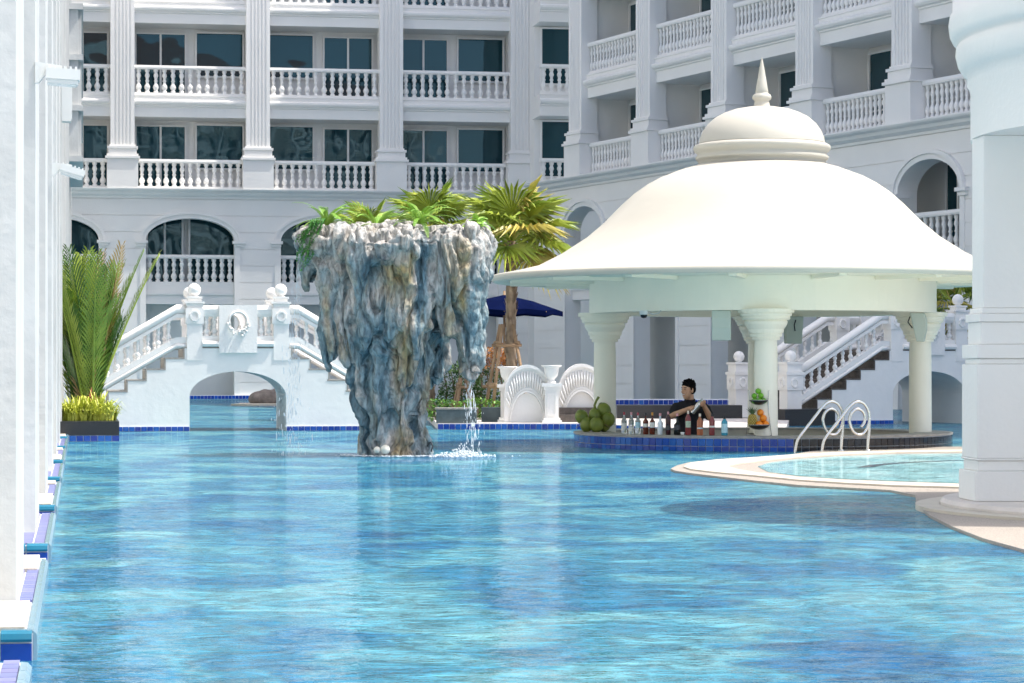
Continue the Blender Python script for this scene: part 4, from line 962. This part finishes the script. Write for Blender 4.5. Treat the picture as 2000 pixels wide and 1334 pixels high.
p = ring_pt(1333, 2.38); cu = thing('cup', 'small white cup in front of the black bottle', 'cup', p)
MB().lathe([(.001, 0), (.02, .001), (.026, .04), (.023, .04), (.018, .006), (.001, .006)], 14).build('cup_body', PLAST, cu)
# coconuts
cn = ring_pt(1161, 2.26); co = thing('coconut_bunch', 'bunch of green coconuts on the end of the bar counter', 'coconuts', cn); co.scale = (.83, .83, .83)
COC = pm('green_coconut', (.10, .14, .015), .45, 0, 6, .1, 20, col2=(.24, .28, .04)); r_ = random.Random(4)
for x, y, z, s in ((-.21, 0, .24, .95), (.0, -.03, .27, .85), (.15, .05, .34, 1.0), (.21, -.02, .19, 1.0), (-.13, -.08, .115, .95), (.02, -.14, .115, 1.0), (.15, .05, .11, .9), (-.02, .14, .14, 1), (.05, .08, .24, 1.0)):
    M = Matrix.Rotation(r_.uniform(-.5, .5), 3, 'Y') @ Matrix.Rotation(r_.uniform(-.5, .5), 3, 'X'); mb = MB(); mb.ball((0, 0, 0), (.115 * s, .115 * s, .128 * s), 18, 12)
    for v in mb.v: k = math.atan2(v.y, v.x); v *= 1 + .035 * math.cos(3 * k)
    mb.v = [M @ v + Vector((x, y, z)) for v in mb.v]; c = mb.build('coconut', COC, co)
    d = M @ Vector((0, 0, -1)); q = Vector((x, y, z)) + M @ Vector((0, 0, .12 * s)); MB().lathe([(.03 * s, 0), (.034 * s, .008), (.012, .018), (.001, .018)], 8, M=Matrix.Translation(q) @ M.to_4x4()).build('calyx', pm('coconut_calyx', (.22, .18, .06), .8, .2), c)
MB().tube([(.02, 0, .33), (.0, 0, .42), (.03, 0, .50), (.07, .01, .56)], [.026, .02, .018, .022], 8).build('stalk', COC, co)
for i in range(7):
    a = R(200 + 40 * i); MB().tube([(0, 0, .16), (.22 * math.cos(a), .16 * math.sin(a), .12 + .03 * (i % 3)), (.33 * math.cos(a), .2 * math.sin(a), .06 + .05 * (i % 3))], [.008, .006, .003], 5).build('twig', POLE, co)
# fruit stand
fs = ring_pt(1482, 2.28); sc = 32.1 / F
stn = thing('fruit_stand', 'two tier wire fruit stand with black bowls in front of the column', 'fruit stand', fs)
BOWL = pm('black_bowl', (.012, .013, .012), .3, .1); WIRE = pm('chrome_wire', (.6, .6, .6), .25, .02, metal=1)
for z, r_ in ((.075, .14), (.385, .118)):
    b = MB().lathe([(.001, 0), (r_ * .4, .006), (r_ * .8, .03), (r_, .062), (r_ * .985, .063), (r_ * .78, .036), (r_ * .4, .012), (.001, .008)], 24, (0, 0, z)).build('bowl', BOWL, stn)
    MB().tube([(r_ * math.cos(R(a)), r_ * math.sin(R(a)), z + .063) for a in range(0, 361, 20)], .004, 6).build('bowl_rim', WIRE, b)
for s in (-1, 1):
    MB().tube([(s * .16, 0, 0), (s * .142, 0, .14), (s * .122, 0, .30), (s * .119, 0, .448), (s * .121, 0, .56), (s * .128, 0, .575)], .0045, 6).build('wire_side', WIRE, stn)
MB().tube([(0, .13, .0), (0, .138, .14), (0, .115, .45)], .0045, 6).build('wire_back', WIRE, stn); MB().tube([(-.16, 0, .004), (0, .13, .004), (.16, 0, .004)], .0045, 6).build('wire_foot', WIRE, stn)
LIME = pm('lime_skin', (.13, .36, .015), .35, .2, 9, .1, 60); ORG = pm('orange_skin', (.85, .25, .01), .4, .06, 9, .25, 90)
def fruit(nm, label, group, m, x, y, z, r_):
    o = thing(nm, label, nm, fs + Vector((x, y, z)), 0, group); MB().ball((0, 0, 0), (r_, r_, r_ * .96), 16, 10).build('flesh', m, o)
    MB().lathe([(.007, r_ * .95), (.006, r_ * .985), (.001, r_ * .99)], 6).build('stem_scar', POLE, o)
for x, y, z, r_ in ((-.06, -.035, .438, .037), (.0, -.055, .438, .037), (.06, -.035, .438, .036), (-.03, .035, .438, .037), (.04, .04, .438, .036), (-.055, .0, .500, .036), (.025, -.012, .502, .037), (-.008, .0, .560, .037)):
    fruit('lime', 'green lime piled in the upper black bowl', 'limes in the upper bowl', LIME, x, y, z, r_)
for x, y, z, r_ in ((.0, -.065, .145, .044), (.085, -.03, .145, .044), (.035, .045, .145, .044), (.055, -.02, .218, .046), (.02, .01, .290, .044)):
    fruit('orange', 'ripe orange piled in the lower black bowl', 'oranges in the lower bowl', ORG, x, y, z, r_)
pa = thing('pineapple', 'pineapple standing in the lower bowl beside the oranges', 'pineapple', fs + Vector((-.082, -.02, .11)))
PIN = pm('pineapple_skin', (.22, .15, .03), .6, .2, 30); mb = MB(); mb.lathe([(.001, 0), (.035, .005), (.052, .04), (.057, .08), (.052, .12), (.036, .155), (.012, .165)], 14); mb.build('fruit_body', PIN, pa)
EYE = shared(MB().ball((0, 0, 0), (.010, .010, .010), 5, 3), 'eye', pm('pineapple_eye', (.50, .38, .08), .6, .2, 50))
for j in range(8):
    z = .018 + .018 * j; rr_ = [.047, .051, .0545, .056, .0545, .051, .046, .038][j]
    for i in range(11): a = 2 * math.pi * (i + .5 * (j % 2)) / 11; link('eye', EYE, pa, (rr_ * math.cos(a), rr_ * math.sin(a), z))
mb = MB(); r_ = random.Random(2)
for i in range(34):
    a = i * 2.4; sp = .2 + .9 * (1 - i / 34); d = Vector((math.cos(a) * sp, math.sin(a) * sp, 1)).normalized(); L_ = r_.uniform(.07, .115); b = Vector((.012 * math.cos(a), .012 * math.sin(a), .16)); w = Vector((-math.sin(a), math.cos(a), 0)) * .008
    mb.add([b - w, b + w, b + d * L_ * .6 + w * .8, b + d * L_ + Vector((.02 * math.cos(a), .02 * math.sin(a), 0)), b + d * L_ * .6 - w * .8], [(0, 1, 2, 4), (4, 2, 3)])
mb.build('crown', pm('pineapple_crown', (.10, .17, .08), .5, .2, 20), pa)

# camera and speakers under the ring beam
kb = P(1257, 612, 32.6); kc = thing('dome_camera', 'small white dome camera under the pavilion beam', 'camera', (kb.x, 32.55, zc(613)))
MB().lathe([(.055, 0), (.055, -.045), (.045, -.052)], 18).build('housing', PLAST, kc); MB().lathe([(.044, -.05), (.042, -.07), (.03, -.09), (.001, -.097)], 16).build('dome', GLAZE, kc)
MB().tube([(.05, 0, -.02), (.12, .01, -.045), (.19, .03, -.03), (.22, .05, .0)], .01, 6).build('cable', PLAST, kc)
def speaker(label, px, Yd, rz_, flip=False):
    p = P(px, 610, Yd); t = thing('speaker', label, 'speaker', (p.x, Yd, zc(613) - .002), rz_, 'pale speakers under the beam')
    out = [(-.10, 0), (.10, 0), (.115, -.10), (.12, -.22), (.10, -.38), (-.10, -.38), (-.105, -.2)]
    # wedge: curved front, box behind
    side = [(.13, 0), (-.06, 0), (-.085, -.10), (-.085, -.22), (-.05, -.38), (.04, -.38)]
    b = MB().prof_x(side, -.12, .12).build('cabinet', SPK, t, True); md = b.modifiers.new('b', 'BEVEL'); md.width = .012; md.segments = 2
    MB().prof_x([(-.0605, -.01), (-.09, -.10), (-.09, -.22), (-.055, -.37), (-.050, -.37), (-.084, -.22), (-.084, -.10), (-.0555, -.01)], -.11, .11).build('grille', SPK, t, True)
    MB().tube([(0, .131, -.05), (.03, .16, -.12), (0, .10, -.2)], .008, 6).build('cable', GRAN, t); MB().box(-.05, .05, .0, .06, -.0, .003).build('bracket', STEEL, t)
speaker('pale green speaker facing the pool beside the dome camera', 1409, 32.3, R(-6)); speaker('pale speaker showing its cable, beside the front column', 1549, 36.2, R(190)); speaker('pale speaker seen side on by the column near the stair bridge', 1797, 33.7, R(78))

# ================================================================== PERSON BEHIND THE BAR
PY = 33.05; p0 = P(1348, HZ, PY); pf = -.8
SKIN = pm('warm_skin', (.56, .31, .19), .5, .08, 12); SHIRT = pm('black_polo', (.008, .008, .011), .85, .2, 30); TROU = pm('black_trousers', (.012, .012, .014), .85, .2, 30); HAIR = pm('black_hair', (.006, .005, .005), .85, .3, 60, .4, 120, spec=.08)
per = thing('person', 'smiling person in black polo shirt shaking a steel shaker behind the bar', 'person', (p0.x, PY, pf))
Z = -pf
b = MB()
def V(x, y, z): return Vector((x, y, z + Z))
HC = V(-.025, -.02, .762); fd = Vector((-.80, -.60, -.03)).normalized(); sdv = fd.cross(Vector((0, 0, 1))).normalized(); HM = Matrix((sdv, -fd, Vector((0, 0, 1)))).transposed()   # head frame: x side, -y face, z up
b.ball(HC + Vector((0, 0, .025)), (.073, .092, .088), 20, 14, HM); b.ball(HC + fd * .028 + Vector((0, 0, -.05)), (.056, .062, .070), 16, 10, HM)
b.capsule(HC + fd * .055 + Vector((0, 0, -.098)), .026, HC + fd * .05 + Vector((0, 0, -.08)), .034)
b.capsule(HC + fd * .088 + Vector((0, 0, .018)), .010, HC + fd * .103 + Vector((0, 0, -.026)), .016)
for s in (-1, 1):
    b.ball(HC + sdv * s * .074 + Vector((0, 0, -.012)) - fd * .005, (.010, .020, .032), 10, 8, HM); b.ball(HC + sdv * s * .040 + fd * .055 + Vector((0, 0, -.032)), (.022, .018, .02), 8, 6, HM)
b.capsule(V(-.005, .01, .70), .052, V(.0, .02, .56), .058)
b.capsule(V(-.10, .01, .54), .07, V(.11, .02, .53), .07); b.capsule(V(0, .02, .48), .12, V(0, .02, .22), .12); b.capsule(V(0, .02, .2), .13, V(0, .02, .12), .13)
for s in (-1, 1):
    b.capsule(V(s * .09, .02, .08), .085, V(s * .10, .02, -.34), .058); b.capsule(V(s * .10, .02, -.34), .056, V(s * .10, .03, -.72), .04); b.capsule(V(s * .10, .03, -.755), .042, V(s * .11, -.14, -.765), .035)
shl, ell, hal = V(-.175, -.0, .525), V(-.245, -.10, .425), V(.005, -.27, .535)
shr, elr, har = V(.185, .02, .515), V(.255, -.10, .395), V(.135, -.27, .600)
for a, e, h in ((shl, ell, hal), (shr, elr, har)):
    b.capsule(a, .055, e, .042); b.capsule(e, .042, h, .027)
SA, SB = V(.015, -.30, .475), V(.135, -.30, .635); ax = (SB - SA).normalized(); pr1 = ax.cross(Vector((0, 1, 0))).normalized(); pr2 = ax.cross(pr1)
def hand(c, along, tw):
    """palm against the shaker, four fingers curling round it, thumb along its side"""
    b.capsule(c - ax * .028 * along, .024, c + ax * .028 * along, .022)
    cen = SA + ax * (c - SA).dot(ax); u0 = (c - cen).normalized(); w0 = ax.cross(u0)
    for i, L_ in enumerate((.9, 1.05, 1.0, .8)):
        o_ = ax * (.034 - .022 * i) * along; prev = c + o_
        for k in range(1, 4):
            an = tw * k * .62 * L_; q = cen + o_ + (u0 * math.cos(an) + w0 * math.sin(an)) * .044; b.capsule(prev, .0095, q, .0085, 8); prev = q
    prev = c + ax * .02 * along
    for k in (1, 2): an = -tw * .55 * k; q = cen + ax * (.03 + .018 * k) * along + (u0 * math.cos(an) + w0 * math.sin(an)) * .044; b.capsule(prev, .011, q, .0095, 8); prev = q
c1 = SA + ax * .055 - pr1 * .02 + Vector((-.035, .02, .0)); c2 = SA + ax * .150 + Vector((.04, .018, -.01))
b.capsule(hal, .027, c1, .024); b.capsule(har, .027, c2, .024); hand(c1, 1, 1); hand(c2, -1, -1)
body = voxel(b, 'body', SKIN, .0065, 1, per)
# clothes
c = MB(); c.capsule(V(-.10, .01, .535), .086, V(.11, .02, .525), .086); c.capsule(V(0, .02, .47), .140, V(0, .02, .2), .138); c.capsule(V(0, .02, .2), .142, V(0, .02, .06), .144); c.capsule(V(-.07, .0, .46), .11, V(-.05, 0, .2), .11); c.capsule(V(.07, .0, .46), .11, V(.05, 0, .2), .11)
c.capsule(shl, .075, shl.lerp(ell, .72), .066); c.capsule(shr, .075, shr.lerp(elr, .72), .066)
voxel(c, 'polo_shirt', SHIRT, .012, 2, per, lambda q: .006 * noise.noise(q * 14))
MB().lathe([(.066, 0), (.074, .02), (.070, .045), (.064, .046)], 20, M=Matrix.Translation(V(-.004, .012, .595)) @ Matrix.Rotation(R(8), 4, 'X')).build('collar', SHIRT, per)
tr_ = MB()
for s in (-1, 1): tr_.capsule(V(s * .085, .02, .06), .105, V(s * .10, .02, -.34), .078); tr_.capsule(V(s * .10, .02, -.34), .076, V(s * .10, .03, -.70), .066)
voxel(tr_, 'trousers', TROU, .014, 2, per)
sh_ = MB()
for s in (-1, 1): sh_.capsule(V(s * .10, .03, -.752), .046, V(s * .112, -.15, -.760), .039)
voxel(sh_, 'shoes', CAPB, .012, 1, per)
h = MB(); h.ball(HC - fd * .010 + Vector((0, 0, .056)), (.086, .096, .066), 20, 14, HM); h.ball(HC - fd * .040 + Vector((0, 0, .005)), (.077, .066, .075), 16, 12, HM)
for s in (-1, 1): h.capsule(HC + sdv * s * .070 + fd * .012 + Vector((0, 0, .04)), .018, HC + sdv * s * .073 + fd * .012 + Vector((0, 0, .0)), .010)
r_ = random.Random(6)
for i in range(110):
    a = r_.uniform(0, 6.28); t = r_.uniform(.0, 1.25); q = HC - fd * .01 + Vector((0, 0, .055)) + HM @ Vector((.076 * math.sin(t) * math.cos(a), .088 * math.sin(t) * math.sin(a), .070 * math.cos(t))); d = (q - HC).normalized() * .5 + fd * r_.uniform(.2, 1.4)
    h.capsule(q - d * .01, .010, q + d.normalized() * r_.uniform(.012, .034), .004, 6)
voxel(h, 'hair', HAIR, .006, 0, per)
f = MB()
EYEW = pm('eye_dark', (.015, .01, .008), .2, .05); 
for s in (-1, 1):
    f.ball(HC + sdv * s * .030 + fd * .0835 + Vector((0, 0, .010)), (.013, .006, .005), 10, 6, HM); f.tube([HC + sdv * s * .016 + fd * .092 + Vector((0, 0, .030)), HC + sdv * s * .032 + fd * .088 + Vector((0, 0, .035)), HC + sdv * s * .050 + fd * .074 + Vector((0, 0, .029))], .004, 5)
f.build('eyes_and_brows', EYEW, per)
q = MB(); q.tube([HC + sdv * x * .028 + fd * (.093 - .016 * abs(x)) + Vector((0, 0, -.062 + .010 * x * x)) for x in (-1, -.5, 0, .5, 1)], [.001, .004, .0045, .004, .001], 6); q.build('smile', pm('teeth_white', (.8, .76, .70), .3, .02), per)
q = MB()
for dz, k in ((-.0705, .008), (-.0545, .010)): q.tube([HC + sdv * x * .030 + fd * (.092 - .016 * abs(x)) + Vector((0, 0, dz + k * x * x)) for x in (-1, -.5, 0, .5, 1)], .0035, 6)
q.build('lips', pm('lip', (.34, .12, .09), .45, .05), per)
sk = thing('cocktail_shaker', 'steel cocktail shaker held tilted in both hands', 'shaker', p0 - Vector((0, 0, p0.z)) + Vector((0, 0, pf)))
Mz = Matrix.Translation(SA - ax * .02) @ ax.to_track_quat('Z', 'Y').to_matrix().to_4x4()
MB().lathe([(.001, 0), (.027, .001), (.030, .01), (.035, .13), (.036, .14)], 18, M=Mz).build('tin', STEEL, sk); MB().lathe([(.036, .1405), (.035, .16), (.024, .195), (.019, .198), (.019, .225), (.014, .232), (.001, .233)], 18, M=Mz).build('lid', STEEL, sk)
